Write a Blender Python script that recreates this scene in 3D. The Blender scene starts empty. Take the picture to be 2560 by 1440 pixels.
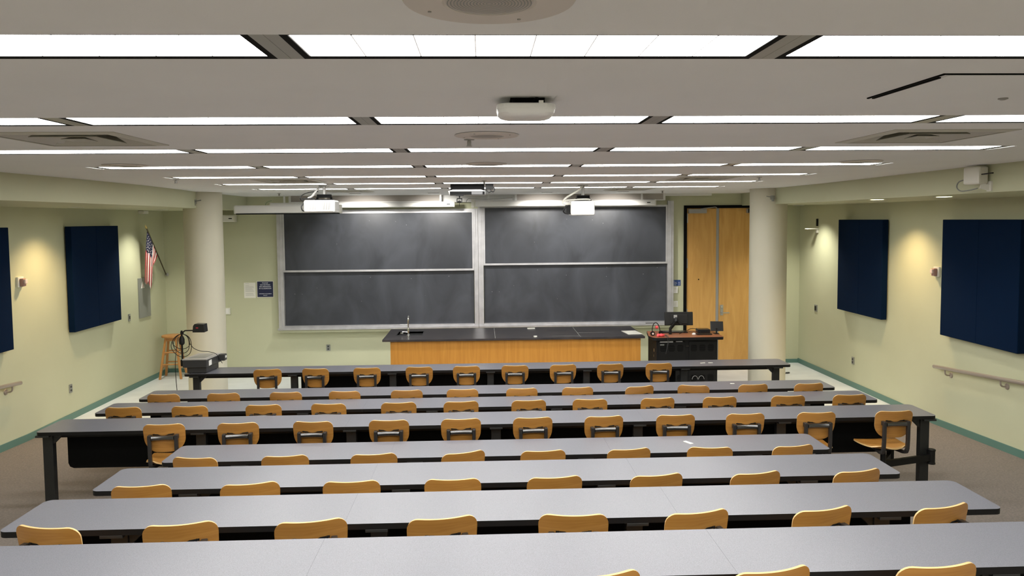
import bpy, bmesh, math, random
from mathutils import Vector, Matrix
random.seed(4)
PI = math.pi
S = bpy.context.scene
COL = S.collection

# ------------------------------------------------------------------ camera
# room axes: X right, Y towards the chalkboards, Z up; metres; front floor is z = 0
FPX, PITCH, YAW, ROLL, CYP = 1904.55, .060449, .03875, -.008209, 664.37
CAM = Vector((0, 0, 2.78))
cp, sp, cw, sw = math.cos(PITCH), math.sin(PITCH), math.cos(YAW), math.sin(YAW)
fwd = Vector((sw*cp, cw*cp, -sp)); r0 = Vector((cw, -sw, 0)); u0 = r0.cross(fwd)
right = r0*math.cos(ROLL) + u0*math.sin(ROLL); up = -r0*math.sin(ROLL) + u0*math.cos(ROLL)
cd = bpy.data.cameras.new('camera'); cam = bpy.data.objects.new('camera', cd); COL.objects.link(cam)
cd.sensor_width = 36; cd.sensor_fit = 'HORIZONTAL'; cd.lens = 36*FPX/2560
cd.shift_y = -(720-CYP)/2560; cd.clip_start = .05; cd.clip_end = 100
m = Matrix((right, up, -fwd)).transposed().to_4x4(); m.translation = CAM
cam.matrix_world = m
S.camera = cam

# ------------------------------------------------------------------ world / exposure
w = bpy.data.worlds.new('world'); S.world = w; w.use_nodes = True
w.node_tree.nodes['Background'].inputs[0].default_value = (.9, .95, 1, 1)
w.node_tree.nodes['Background'].inputs[1].default_value = .05
S.view_settings.view_transform = 'Standard'; S.view_settings.look = 'None'
S.view_settings.gamma = 1; S.view_settings.use_curve_mapping = False
S.view_settings.exposure = 1.4
LENS_STRENGTH = 7.5          # ceiling fixtures
SPOT = 1.0

# ------------------------------------------------------------------ materials
def mat(name, col, rough=.5, metal=0, spec=.5, emit=None, es=0, var=None, vscale=8, bump=0, bscale=200,
        grain=None, gscale=(2, 30, 2), rnd=0, coat=0):
    mt = bpy.data.materials.new(name); mt.use_nodes = True
    nt = mt.node_tree; N = nt.nodes; L = nt.links; b = N['Principled BSDF']
    b.inputs['Base Color'].default_value = (*col, 1); b.inputs['Roughness'].default_value = rough
    b.inputs['Metallic'].default_value = metal; b.inputs['Specular IOR Level'].default_value = spec
    b.inputs['Coat Weight'].default_value = coat
    if emit: b.inputs['Emission Color'].default_value = (*emit, 1); b.inputs['Emission Strength'].default_value = es
    tc = N.new('ShaderNodeTexCoord'); src = None
    if var:
        n = N.new('ShaderNodeTexNoise'); n.inputs['Scale'].default_value = vscale; n.inputs['Detail'].default_value = 6
        L.new(tc.outputs['Object'], n.inputs['Vector'])
        r = N.new('ShaderNodeValToRGB'); r.color_ramp.elements[0].position = .35; r.color_ramp.elements[1].position = .65
        r.color_ramp.elements[0].color = (*var, 1); r.color_ramp.elements[1].color = (*col, 1)
        L.new(n.outputs['Fac'], r.inputs['Fac']); src = r.outputs['Color']
    if grain:
        mp = N.new('ShaderNodeMapping'); mp.inputs['Scale'].default_value = gscale
        L.new(tc.outputs['Object'], mp.inputs['Vector'])
        n = N.new('ShaderNodeTexNoise'); n.inputs['Scale'].default_value = 1; n.inputs['Detail'].default_value = 8
        n.inputs['Distortion'].default_value = 1.2
        L.new(mp.outputs['Vector'], n.inputs['Vector'])
        r = N.new('ShaderNodeValToRGB'); r.color_ramp.elements[0].position = .3; r.color_ramp.elements[1].position = .7
        r.color_ramp.elements[0].color = (*grain, 1); r.color_ramp.elements[1].color = (*col, 1)
        L.new(n.outputs['Fac'], r.inputs['Fac']); src = r.outputs['Color']
    if rnd:
        oi = N.new('ShaderNodeObjectInfo'); hs = N.new('ShaderNodeHueSaturation')
        mr = N.new('ShaderNodeMapRange'); mr.inputs['To Min'].default_value = 1-rnd; mr.inputs['To Max'].default_value = 1+rnd
        L.new(oi.outputs['Random'], mr.inputs['Value']); L.new(mr.outputs['Result'], hs.inputs['Value'])
        if src: L.new(src, hs.inputs['Color'])
        else: hs.inputs['Color'].default_value = (*col, 1)
        src = hs.outputs['Color']
    if src: L.new(src, b.inputs['Base Color'])
    if bump:
        n = N.new('ShaderNodeTexNoise'); n.inputs['Scale'].default_value = bscale; n.inputs['Detail'].default_value = 3
        L.new(tc.outputs['Object'], n.inputs['Vector'])
        bp = N.new('ShaderNodeBump'); bp.inputs['Strength'].default_value = bump; bp.inputs['Distance'].default_value = .01
        L.new(n.outputs['Fac'], bp.inputs['Height']); L.new(bp.outputs['Normal'], b.inputs['Normal'])
    return mt

M = {}
M['wall'] = mat('wall_paint', (.52, .53, .36), .6, var=(.50, .51, .345), vscale=1.5, bump=.05)
M['column'] = mat('column_paint', (.59, .565, .45), .55, bump=.05)
M['ceil'] = mat('ceiling_paint', (.80, .81, .82), .8, var=(.78, .79, .80), vscale=2, bump=.04)
M['tile'] = mat('vinyl_tile', (.78, .81, .82), .35, var=(.70, .73, .74), vscale=3)
M['carpet'] = mat('carpet', (.235, .20, .175), .95, var=(.175, .15, .132), vscale=60, bump=.4, bscale=300)
M['base'] = mat('teal_vinyl_base', (.10, .20, .165), .45)
M['gray'] = mat('grey_metal_trim', (.34, .335, .32), .4, metal=.3)
M['alu'] = mat('brushed_aluminium', (.60, .60, .62), .38, metal=.55, var=(.50, .50, .52), vscale=6)
M['white'] = mat('white_enamel', (.78, .78, .76), .4)
M['offwhite'] = mat('offwhite_plastic', (.72, .71, .64), .45)
M['beige'] = mat('beige_panel', (.47, .43, .39), .6)
M['black'] = mat('black_powder_coat', (.005, .005, .005), .5, spec=.3, bump=.05)
M['legpaint'] = mat('table_leg_paint', (.014, .015, .0145), .5)
M['blackgloss'] = mat('black_plastic', (.014, .014, .015), .25)
M['matteblack'] = mat('matte_black', (.004, .004, .004), .85, spec=.12)
M['darkgrey'] = mat('dark_grey_plastic', (.035, .036, .038), .4)
M['midgrey'] = mat('mid_grey_plastic', (.33, .33, .32), .5)
M['steel'] = mat('satin_steel', (.55, .55, .55), .28, metal=.9)
M['darksteel'] = mat('dark_chair_steel', (.045, .042, .04), .32, metal=.4)
M['barsteel'] = mat('polished_bar', (.16, .16, .16), .22, metal=.9)
M['rail'] = mat('handrail_metal', (.42, .37, .33), .35, metal=.6)
M['chrome'] = mat('chrome', (.8, .8, .8), .08, metal=1)
M['ply'] = mat('chair_plywood', (.46, .225, .050), .38, grain=(.36, .16, .032), gscale=(3, 3, 45), rnd=.12, coat=.15)
M['plyedge'] = mat('plywood_edge', (.60, .40, .17), .5)
M['door'] = mat('birch_door', (.66, .38, .115), .42, grain=(.55, .295, .075), gscale=(9, 2, 1.2))
M['bench'] = mat('oak_panel', (.54, .245, .038), .42, grain=(.43, .18, .022), gscale=(14, 2, 1.0))
M['stool'] = mat('stool_wood', (.55, .27, .085), .4, grain=(.45, .20, .055), gscale=(20, 20, 3))
M['epoxy'] = mat('black_epoxy', (.035, .031, .033), .28, var=(.055, .047, .046), vscale=5)
M['cherry'] = mat('cherry_laminate', (.36, .135, .065), .35, grain=(.28, .10, .045), gscale=(3, 25, 3))
M['navy'] = mat('navy_fabric', (.0012, .010, .034), .9, spec=.08, bump=.3, bscale=500)
M['signblue'] = mat('sign_blue', (.012, .018, .06), .4)
M['signtext'] = mat('sign_lettering', (.75, .78, .85), .5)
M['blue'] = mat('label_blue', (.02, .06, .22), .4)
M['paper'] = mat('paper', (.74, .73, .66), .8)
M['ink'] = mat('ink_grey', (.35, .35, .33), .8)
M['red'] = mat('flag_red', (.34, .025, .035), .8)
M['flagwhite'] = mat('flag_white', (.72, .66, .60), .8)
M['flagblue'] = mat('flag_blue', (.012, .014, .04), .8)
M['coral'] = mat('coral_fabric', (.78, .08, .09), .6)
M['brass'] = mat('brass', (.5, .38, .15), .35, metal=.8)
M['pole'] = mat('dark_pole', (.06, .045, .02), .5)
M['green'] = mat('green_enamel', (.25, .33, .2), .5)
M['clear'] = mat('strobe_lens', (.75, .6, .55), .15)
M['maroon'] = mat('alarm_housing', (.35, .2, .17), .5)
M['led'] = mat('red_mark', (.35, .02, .03), .4)
M['panelgrey'] = mat('grey_steel_panel', (.27, .28, .26), .45, metal=.3)

def board_mat():
    mt = mat('slate', (.040, .043, .050), .42)
    nt = mt.node_tree; N = nt.nodes; L = nt.links; b = N['Principled BSDF']; tc = N.new('ShaderNodeTexCoord')
    n = N.new('ShaderNodeTexNoise'); n.inputs['Scale'].default_value = 1.3; n.inputs['Detail'].default_value = 7; n.inputs['Distortion'].default_value = .8
    mp = N.new('ShaderNodeMapping'); mp.inputs['Scale'].default_value = (1.6, 1, .9)
    L.new(tc.outputs['Object'], mp.inputs[0]); L.new(mp.outputs[0], n.inputs['Vector'])
    r = N.new('ShaderNodeValToRGB'); r.color_ramp.elements[0].position = .32; r.color_ramp.elements[1].position = .75
    r.color_ramp.elements[0].color = (.025, .028, .035, 1); r.color_ramp.elements[1].color = (.060, .066, .080, 1)
    L.new(n.outputs['Fac'], r.inputs['Fac'])
    v = N.new('ShaderNodeTexVoronoi'); v.inputs['Scale'].default_value = 5.5; L.new(tc.outputs['Object'], v.inputs['Vector'])
    lt = N.new('ShaderNodeMath'); lt.operation = 'LESS_THAN'; lt.inputs[1].default_value = .035
    L.new(v.outputs['Distance'], lt.inputs[0])
    sc = N.new('ShaderNodeMath'); sc.operation = 'MULTIPLY'; sc.inputs[1].default_value = .35; L.new(lt.outputs[0], sc.inputs[0])
    mx = N.new('ShaderNodeMix'); mx.data_type = 'RGBA'; L.new(sc.outputs[0], mx.inputs[0])
    L.new(r.outputs['Color'], mx.inputs[6]); mx.inputs[7].default_value = (.6, .6, .6, 1)
    L.new(mx.outputs[2], b.inputs['Base Color'])
    return mt
M['slate'] = board_mat()

def laminate():
    mt = mat('speckled_laminate', (.2, .2, .2), .33)
    nt = mt.node_tree; N = nt.nodes; L = nt.links; b = N['Principled BSDF']; tc = N.new('ShaderNodeTexCoord')
    n = N.new('ShaderNodeTexNoise'); n.inputs['Scale'].default_value = 420; n.inputs['Detail'].default_value = 2; n.inputs['Roughness'].default_value = .6
    L.new(tc.outputs['Object'], n.inputs['Vector'])
    r = N.new('ShaderNodeValToRGB'); r.color_ramp.elements[0].position = .38; r.color_ramp.elements[1].position = .62
    r.color_ramp.elements[0].color = (.098, .098, .112, 1); r.color_ramp.elements[1].color = (.182, .184, .213, 1)
    L.new(n.outputs['Fac'], r.inputs['Fac'])
    L.new(r.outputs['Color'], b.inputs['Base Color'])
    return mt
M['laminate'] = laminate()

def lens_mat():
    mt = bpy.data.materials.new('lens_glow'); mt.use_nodes = True
    nt = mt.node_tree; N = nt.nodes; L = nt.links; b = N['Principled BSDF']; tc = N.new('ShaderNodeTexCoord')
    b.inputs['Base Color'].default_value = (.8, .8, .8, 1)
    sx = N.new('ShaderNodeSeparateXYZ'); L.new(tc.outputs['Object'], sx.inputs[0])
    a = N.new('ShaderNodeMath'); a.operation = 'MULTIPLY_ADD'; a.inputs[1].default_value = 8/1.235; a.inputs[2].default_value = 20.0
    L.new(sx.outputs[0], a.inputs[0])
    fr = N.new('ShaderNodeMath'); fr.operation = 'FRACT'; L.new(a.outputs[0], fr.inputs[0])
    gt = N.new('ShaderNodeMath'); gt.operation = 'GREATER_THAN'; gt.inputs[1].default_value = .024; L.new(fr.outputs[0], gt.inputs[0])
    mr = N.new('ShaderNodeMapRange'); mr.inputs['To Min'].default_value = .12; mr.inputs['To Max'].default_value = LENS_STRENGTH
    L.new(gt.outputs[0], mr.inputs['Value'])
    b.inputs['Emission Color'].default_value = (1, .985, .95, 1)
    L.new(mr.outputs['Result'], b.inputs['Emission Strength'])
    return mt
M['lens'] = lens_mat()
M['downglow'] = mat('downlight_glow', (.8, .8, .6), .5, emit=(1, .95, .7), es=6)

# ------------------------------------------------------------------ mesh helpers
class G:
    """collects shapes for ONE mesh object"""
    def __init__(s): s.v = []; s.f = []; s.mi = []; s.cur = 0
    def add(s, vs, fs, mi=None):
        o = len(s.v); s.v += [Vector(v) for v in vs]
        for k, f in enumerate(fs):
            s.f.append([i+o for i in f]); s.mi.append(s.cur if mi is None else (mi[k] if isinstance(mi, list) else mi))
        return s
    def box(s, x0, x1, y0, y1, z0, z1, mi=None, T=None):
        vs = [Vector((x, y, z)) for z in (z0, z1) for x, y in ((x0, y0), (x1, y0), (x1, y1), (x0, y1))]
        if T: vs = [T @ v for v in vs]
        return s.add(vs, [[3, 2, 1, 0], [4, 5, 6, 7], [0, 1, 5, 4], [1, 2, 6, 5], [2, 3, 7, 6], [3, 0, 4, 7]], mi)
    def cb(s, c, d, rz=0, rx=0, ry=0, mi=None):
        T = Matrix.Translation(c) @ Matrix.Rotation(rz, 4, 'Z') @ Matrix.Rotation(ry, 4, 'Y') @ Matrix.Rotation(rx, 4, 'X')
        return s.box(-d[0]/2, d[0]/2, -d[1]/2, d[1]/2, -d[2]/2, d[2]/2, mi, T)
    def prism(s, pts, z0, z1, axis='z', mtop=None, mside=None, mbot=None):
        n = len(pts)
        def P(p, h):
            return {'z': (p[0], p[1], h), 'y': (p[0], h, p[1]), 'x': (h, p[0], p[1])}[axis]
        vs = [P(p, z0) for p in pts] + [P(p, z1) for p in pts]
        c = s.cur
        fs = [list(range(n-1, -1, -1)), list(range(n, 2*n))] + [[i, (i+1) % n, n+(i+1) % n, n+i] for i in range(n)]
        mi = [c if mbot is None else mbot, c if mtop is None else mtop] + [c if mside is None else mside]*n
        return s.add(vs, fs, mi)
    def lathe(s, prof, c=(0, 0, 0), n=24, axis='z', mi=None, T=None):
        vs = []; fs = []
        for r, h in prof:
            for k in range(n):
                a = 2*PI*k/n; x, y = r*math.cos(a), r*math.sin(a)
                p = {'z': (x, y, h), 'y': (x, h, y), 'x': (h, x, y)}[axis]
                p = Vector(p)
                if T: p = T @ p
                vs.append(p+Vector(c))
        for j in range(len(prof)-1):
            for k in range(n): fs.append([j*n+k, j*n+(k+1) % n, (j+1)*n+(k+1) % n, (j+1)*n+k])
        fs.append(list(range(n-1, -1, -1))); m_ = len(prof)-1; fs.append([m_*n+k for k in range(n)])
        return s.add(vs, fs, mi)
    def tube(s, pts, r, n=8, mi=None, closed=False):
        P = [Vector(p) for p in pts]
        if not closed and 4 <= len(P) < 10 and not isinstance(r, (list, tuple)) and r < .015:   # soft curve for cables
            Q = [P[0]*2-P[1]]+P+[P[-1]*2-P[-2]]; P2 = []
            for i in range(1, len(Q)-2):
                a, b, c, d = Q[i-1:i+3]
                for q in range(6):
                    t = q/6; P2.append(.5*((2*b)+(c-a)*t+(2*a-5*b+4*c-d)*t*t+(3*b-a-3*c+d)*t**3))
            P = P2+[P[-1]]
        m_ = len(P); vs = []; fs = []
        prev = None
        for i, p in enumerate(P):
            if closed: d = P[(i+1) % m_]-P[i-1]
            else: d = (P[min(i+1, m_-1)]-P[max(i-1, 0)])
            d.normalize()
            if prev is None: a = d.cross(Vector((0, 0, 1)) if abs(d.z) < .9 else Vector((1, 0, 0)))
            else: a = prev - d*prev.dot(d)
            a.normalize(); prev = a; b = d.cross(a)
            rr = r[i] if isinstance(r, (list, tuple)) else r
            for k in range(n):
                t = 2*PI*k/n; vs.append(p+a*rr*math.cos(t)+b*rr*math.sin(t))
        R = m_ if closed else m_-1
        for i in range(R):
            j = (i+1) % m_
            for k in range(n): fs.append([i*n+k, i*n+(k+1) % n, j*n+(k+1) % n, j*n+k])
        if not closed: fs.append(list(range(n-1, -1, -1))); fs.append([(m_-1)*n+k for k in range(n)])
        return s.add(vs, fs, mi)
    def bar(s, a, b, w, h, mi=None):
        a = Vector(a); b = Vector(b); d = (b-a); L = d.length; d.normalize()
        x = d.cross(Vector((0, 0, 1)) if abs(d.z) < .95 else Vector((0, 1, 0))); x.normalize(); z = x.cross(d)
        T = Matrix((x, d, z)).transposed().to_4x4(); T.translation = a
        return s.box(-w/2, w/2, 0, L, -h/2, h/2, mi, T)
    def sheet(s, F, nu, nv, th, m0=0, m1=0, me=0):
        """thick curved sheet; F(u,v)->point, u in -1..1, v in 0..1"""
        P = [[Vector(F(-1+2*i/nu, j/nv)) for i in range(nu+1)] for j in range(nv+1)]
        vs = []
        for side in (0, 1):
            for j in range(nv+1):
                for i in range(nu+1):
                    du = P[j][min(i+1, nu)]-P[j][max(i-1, 0)]; dv = P[min(j+1, nv)][i]-P[max(j-1, 0)][i]
                    nn = du.cross(dv); nn = nn.normalized() if nn.length > 1e-9 else Vector((0, 0, 1))
                    vs.append(P[j][i]+nn*(th/2 if side == 0 else -th/2))
        K = (nu+1)*(nv+1); fs = []; mi = []
        idx = lambda i, j, k: k*K+j*(nu+1)+i
        for j in range(nv):
            for i in range(nu):
                fs.append([idx(i, j, 0), idx(i+1, j, 0), idx(i+1, j+1, 0), idx(i, j+1, 0)]); mi.append(m0)
                fs.append([idx(i, j+1, 1), idx(i+1, j+1, 1), idx(i+1, j, 1), idx(i, j, 1)]); mi.append(m1)
        for i in range(nu):
            fs.append([idx(i, 0, 1), idx(i+1, 0, 1), idx(i+1, 0, 0), idx(i, 0, 0)]); mi.append(me)
            fs.append([idx(i, nv, 0), idx(i+1, nv, 0), idx(i+1, nv, 1), idx(i, nv, 1)]); mi.append(me)
        for j in range(nv):
            fs.append([idx(0, j, 0), idx(0, j+1, 0), idx(0, j+1, 1), idx(0, j, 1)]); mi.append(me)
            fs.append([idx(nu, j, 1), idx(nu, j+1, 1), idx(nu, j+1, 0), idx(nu, j, 0)]); mi.append(me)
        return s.add(vs, fs, mi)
    def build(s, name, mats, parent=None, bevel=0, smooth=False, ang=.6, center=True, seg=2):
        if not isinstance(mats, (list, tuple)): mats = [mats]
        me = bpy.data.meshes.new(name)
        off = Vector((0, 0, 0))
        if center and parent is None:
            xs = [v.x for v in s.v]; ys = [v.y for v in s.v]; zs = [v.z for v in s.v]
            off = Vector(((min(xs)+max(xs))/2, (min(ys)+max(ys))/2, min(zs)))
        elif parent is not None and center:
            off = parent_off(parent)
        me.from_pydata([tuple(v-off) for v in s.v], [], s.f)
        for mm in mats: me.materials.append(M[mm] if isinstance(mm, str) else mm)
        for p, k in zip(me.polygons, s.mi): p.material_index = min(k, len(mats)-1)
        bm = bmesh.new(); bm.from_mesh(me); bmesh.ops.recalc_face_normals(bm, faces=bm.faces); bm.to_mesh(me); bm.free()
        if smooth:
            for p in me.polygons: p.use_smooth = True
            me.set_sharp_from_angle(angle=ang)
        o = bpy.data.objects.new(name, me); COL.objects.link(o)
        if parent is not None:
            o.parent = parent
        else: o.location = off
        if bevel:
            md = o.modifiers.new('bevel', 'BEVEL'); md.width = bevel; md.segments = seg; md.limit_method = 'ANGLE'; md.angle_limit = .7
        return o

def parent_off(p):
    """world origin of a parent that has no rotation"""
    v = Vector((0, 0, 0))
    while p is not None: v = v+p.location; p = p.parent
    return v
def tag(o, label, cat=None, group=None, kind=None):
    o['label'] = label
    if cat: o['category'] = cat
    if group: o['group'] = group
    if kind: o['kind'] = kind
    return o
def thing(name, label, cat, loc=(0, 0, 0), rz=0, group=None):
    o = bpy.data.objects.new(name, None); o.empty_display_size = .1; COL.objects.link(o)
    o.location = loc; o.rotation_euler = (0, 0, rz)
    return tag(o, label, cat, group)
def copy_tree(o, parent=None):
    c = o.copy(); COL.objects.link(c); c.parent = parent
    for ch in list(o.children): copy_tree(ch, c)
    return c
ORD = ['first', 'second', 'third', 'fourth', 'fifth', 'sixth', 'seventh', 'eighth', 'ninth', 'tenth', 'eleventh', 'twelfth']
def lerp(a, b, t): return a+(b-a)*t

# ------------------------------------------------------------------ the room
ZC = 3.24; ZS = 2.99; XL = -5.85; XR = 6.03; YW = 14.25; YB = -2.4
PROF = [(14.6, 0), (9.85, 0), (8.0, .065), (7.1, .147), (6.0, .147), (5.1, .295), (4.1, .432), (3.2, .56), (2.2, .7), (-2.6, .7)]
def fz(y):
    for (a, za), (b, zb) in zip(PROF, PROF[1:]):
        if b <= y <= a: return za+(zb-za)*(a-y)/(a-b)
    return 0
def floor_piece(name, ya, yb, mt, label):
    g = G(); ys = sorted({ya, yb} | {p[0] for p in PROF if min(ya, yb) < p[0] < max(ya, yb)})
    for a, b in zip(ys, ys[1:]):
        za, zb = fz(a), fz(b)
        g.add([(XL-.1, a, za), (XR+.1, a, za), (XR+.1, b, zb), (XL-.1, b, zb), (XL-.1, a, za-.2), (XR+.1, a, za-.2), (XR+.1, b, zb-.2), (XL-.1, b, zb-.2)],
              [[0, 1, 2, 3], [7, 6, 5, 4], [0, 3, 7, 4], [1, 5, 6, 2]])
    return tag(g.build(name, mt), label, 'floor', kind='structure')
floor_piece('floor', 10.25, 14.4, 'tile', 'glossy pale vinyl floor at the front of the lecture room')
floor_piece('floor_carpet', 10.25, YB, 'carpet', 'brown-grey carpet on the sloping aisles and seating area')

DX0, DX1, DZ = 3.80, 5.42, 3.02
g = G()
g.box(XL-.15, DX0, YW, YW+.2, -.1, 3.5); g.box(DX1, XR+.15, YW, YW+.2, -.1, 3.5); g.box(DX0, DX1, YW, YW+.2, DZ, 3.5)
tag(g.build('wall_front', 'wall'), 'pale green front wall behind the chalkboards and door', 'wall', kind='structure')
tag(G().box(XL-.15, XL, YB, YW, -.1, 3.5).build('wall_left', 'wall'), 'pale green left side wall with navy acoustic panels', 'wall', kind='structure')
tag(G().box(XR, XR+.15, YB, YW, -.1, 3.5).build('wall_right', 'wall'), 'pale green right side wall with navy acoustic panels', 'wall', kind='structure')
tag(G().box(XL-.15, XR+.15, YB-.15, YB, .5, 3.5).build('wall_rear', 'wall'), 'pale green rear wall behind the last row', 'wall', kind='structure')
g = G().box(2.4+DX0-2.4, DX1, YW+.45, YW+.5, -.1, 3.2)
tag(g.build('wall_corridor', 'matteblack'), 'dark closure behind the double door', 'wall', kind='structure')

# ceiling with slots for seven continuous rows of fixtures (and two behind the camera)
FY0 = 1.93; FP = 1.508; FD = .285
rows_y = [FY0+FP*k for k in range(-2, 7)]
FX0, FPX_ = -3.235, 1.35; FX1 = FX0+5*FPX_
DIFF = [(2.535, 4.33), (-2.20, 4.30), (-2.17, 8.78), (2.55, 8.78), (-2.05, 11.9), (2.3, 11.9)]; DH = .30
holes = [(FX0-.03, FX1+.03, y, y+FD) for y in rows_y]+[(x-DH, x+DH, y-DH, y+DH) for x, y in DIFF]
g = G()
ys_ = sorted({YB, YW} | {v for h_ in holes for v in h_[2:]})
for ya, yb_ in zip(ys_, ys_[1:]):
    ym = (ya+yb_)/2; hs_ = sorted(h_ for h_ in holes if h_[2] < ym < h_[3]); xa = XL
    for h_ in hs_: g.box(xa, h_[0], ya, yb_, ZC, ZC+.05); xa = h_[1]
    g.box(xa, XR, ya, yb_, ZC, ZC+.05)
g.box(XL-.1, XR+.1, YB-.1, YW+.1, ZC+.12, ZC+.18)
tag(g.build('ceiling', 'ceil'), 'smooth grey-white ceiling slotted by rows of fluorescent fixtures', 'ceiling', kind='structure')

# side soffits
fl_ = [(-4.28, YB), (-4.28, 7.0), (-4.20, 8.2), (-4.17, 9.6), (-4.24, 11.0), (-4.33, 11.8), (-4.33, YW)]
fr_ = [(4.60, YB), (4.58, 7.2), (4.63, 8.8), (4.67, 10.2), (4.62, 11.2), (4.58, 11.8), (4.58, 12.6)]
g = G().prism(fl_+[(XL+.001, YW), (XL+.001, YB)], ZS, ZC)
tag(g.build('trim_1', 'wall'), 'pale green dropped soffit along the left wall', 'soffit', kind='structure')
g = G().prism(fr_+[(XR-.001, 12.6), (XR-.001, YB)], ZS, ZC); g.prism([(4.9, 12.6), (XR-.001, 12.6), (XR-.001, YW), (4.9, YW)], ZS+.02, ZC)
tag(g.build('trim_2', 'wall'), 'pale green dropped soffit along the right wall', 'soffit', kind='structure')

def baseboard(name, x, label, side):
    g = G(); ys = sorted({YB, YW} | {p[0] for p in PROF if YB < p[0] < YW}); h = .088; t = .012
    for a, b in zip(ys, ys[1:]):
        za, zb = fz(a), fz(b); x0, x1 = (x, x+t*side)
        g.add([(x0, a, za), (x1, a, za), (x1, a, za+h), (x0, a, za+h), (x0, b, zb), (x1, b, zb), (x1, b, zb+h), (x0, b, zb+h)],
              [[0, 1, 2, 3], [7, 6, 5, 4], [1, 5, 6, 2], [3, 2, 6, 7], [0, 3, 7, 4], [0, 4, 5, 1]])
    tag(g.build(name, 'base'), label, 'baseboard', kind='structure')
baseboard('baseboard_left', XL, 'teal vinyl baseboard along the left wall', 1)
baseboard('baseboard_right', XR, 'teal vinyl baseboard along the right wall', -1)
g = G().box(XL+.012, DX0-.06, YW-.012, YW, 0, .072); g.box(DX1+.06, XR-.012, YW-.012, YW, 0, .072)
tag(g.build('baseboard_front', 'base'), 'teal vinyl baseboard along the front wall', 'baseboard', kind='structure')

# columns (part of the building)
for nm, x, lab in (('column', -4.335, 'round pale structural column at left beside the overhead projector'), ('column', 4.58, 'round pale structural column at right in front of the doors')):
    g = G().lathe([(.288, 0), (.288, ZC)], (x, 12.05, 0), 64)
    tag(g.build(nm, 'column', smooth=True, ang=.5), lab, 'column', kind='structure')

# soffit boxes above the chalkboards
g = G(); g.box(-3.45, -.77, 13.98, YW, 3.13, ZC, 0); g.box(-3.49, -3.45, 13.96, YW, 3.115, ZC, 1); g.box(-.77, -.735, 13.96, YW, 3.115, ZC, 1); g.box(-3.45, -.77, 13.96, YW, 3.115, 3.13, 1)
tag(g.build('trim_3', ['beige', 'white']), 'beige panelled bulkhead with white ends over the left chalkboard', 'bulkhead', kind='structure')
g = G(); g.box(.64, 3.34, 13.98, YW, 3.13, ZC, 0); g.box(.60, .64, 13.96, YW, 3.115, ZC, 1); g.box(3.34, 3.38, 13.96, YW, 3.115, ZC, 1); g.box(.64, 3.34, 13.96, YW, 3.115, 3.13, 1)
tag(g.build('trim_4', ['beige', 'white']), 'beige panelled bulkhead with white ends over the right chalkboard', 'bulkhead', kind='structure')
g = G(); g.box(-.735, .60, 14.05, YW, 3.11, ZC); g.box(-.735, .60, 14.03, 14.05, 3.175, 3.19)
tag(g.build('trim_5', 'white'), 'white casing between the two beige bulkheads', 'bulkhead', kind='structure')
g = G(); g.box(3.38, 4.3, 14.15, YW, 3.20, ZC)
tag(g.build('trim_6', 'white'), 'thin white ledge above the door head', 'trim', kind='structure')

# ------------------------------------------------------------------ doors
d = thing('door_1', 'left leaf of the tall birch double door beside the chalkboard', 'door', (0, 0, 0)); d['kind'] = 'structure'
g = G(); g.box(DX0, DX0+.055, YW-.03, YW+.08, 0, DZ); g.box(DX0+.055, DX1-.055, YW-.03, YW+.08, DZ-.05, DZ); g.box(DX1-.055, DX1, YW-.03, YW+.08, 0, DZ)
g.build('door_frame', 'matteblack', d)
a, b = DX0+.06, 4.425
G().box(a, b, YW+.0, YW+.045, .01, DZ-.055).build('door_leaf', 'door', d, bevel=.002)
for z in (2.78, 1.93, .97, .25):
    G().box(a-.012, a+.016, YW-.012, YW+.002, z-.09, z+.09).build('hinge', 'steel', d)
g = G(); g.box(a+.02, a+.36, YW-.07, YW, 2.87, 2.95); g.bar((a+.25, YW-.05, 2.955), (a+.5, YW-.12, 2.985), .02, .012); g.bar((a+.5, YW-.12, 2.985), (a+.56, YW-.02, 2.975), .02, .012)
g.build('door_closer', 'gray', d, bevel=.004)
G().box(b-.005, b+.045, YW-.006, YW+.05, .01, DZ-.055).build('astragal', 'gray', d)
G().lathe([(.012, YW-.004), (.012, YW)], (4.09, 0, 1.62), 12, 'y').build('peephole', 'matteblack', d)
d = thing('door_2', 'right leaf of the birch double door with lever handle, partly behind the column', 'door', (0, 0, 0)); d['kind'] = 'structure'
a, b = 4.475, DX1-.06
G().box(a, b, YW+.0, YW+.045, .01, DZ-.055).build('door_leaf', 'door', d, bevel=.002)
G().box(b-.36, b-.02, YW-.07, YW, 2.87, 2.95).build('door_closer', 'gray', d, bevel=.004)
G().box(4.99, 5.12, YW-.07, YW, 2.87, 2.95).build('closer_body', 'gray', d, bevel=.004)
g = G().box(a+.03, a+.09, YW-.012, YW, .93, 1.13); h = g.build('lock_plate', 'steel', d, bevel=.004)
g = G(); g.lathe([(.013, -.06), (.013, 0)], (a+.06, YW-.01, .985), 16, 'y'); g.bar((a+.06, YW-.065, .985), (a+.19, YW-.06, .985), .018, .018)
g.build('door_handle', 'steel', d, smooth=True)
G().lathe([(.016, -.012), (.016, 0)], (a+.06, YW-.012, 1.095), 16, 'y').build('lock_cylinder', 'chrome', d)

# ------------------------------------------------------------------ ceiling light fixtures
LW = FPX_-.075
proto = thing('light_fixture', '', 'ceiling light')
g = G()
hx, hy = LW/2, FD/2
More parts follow.
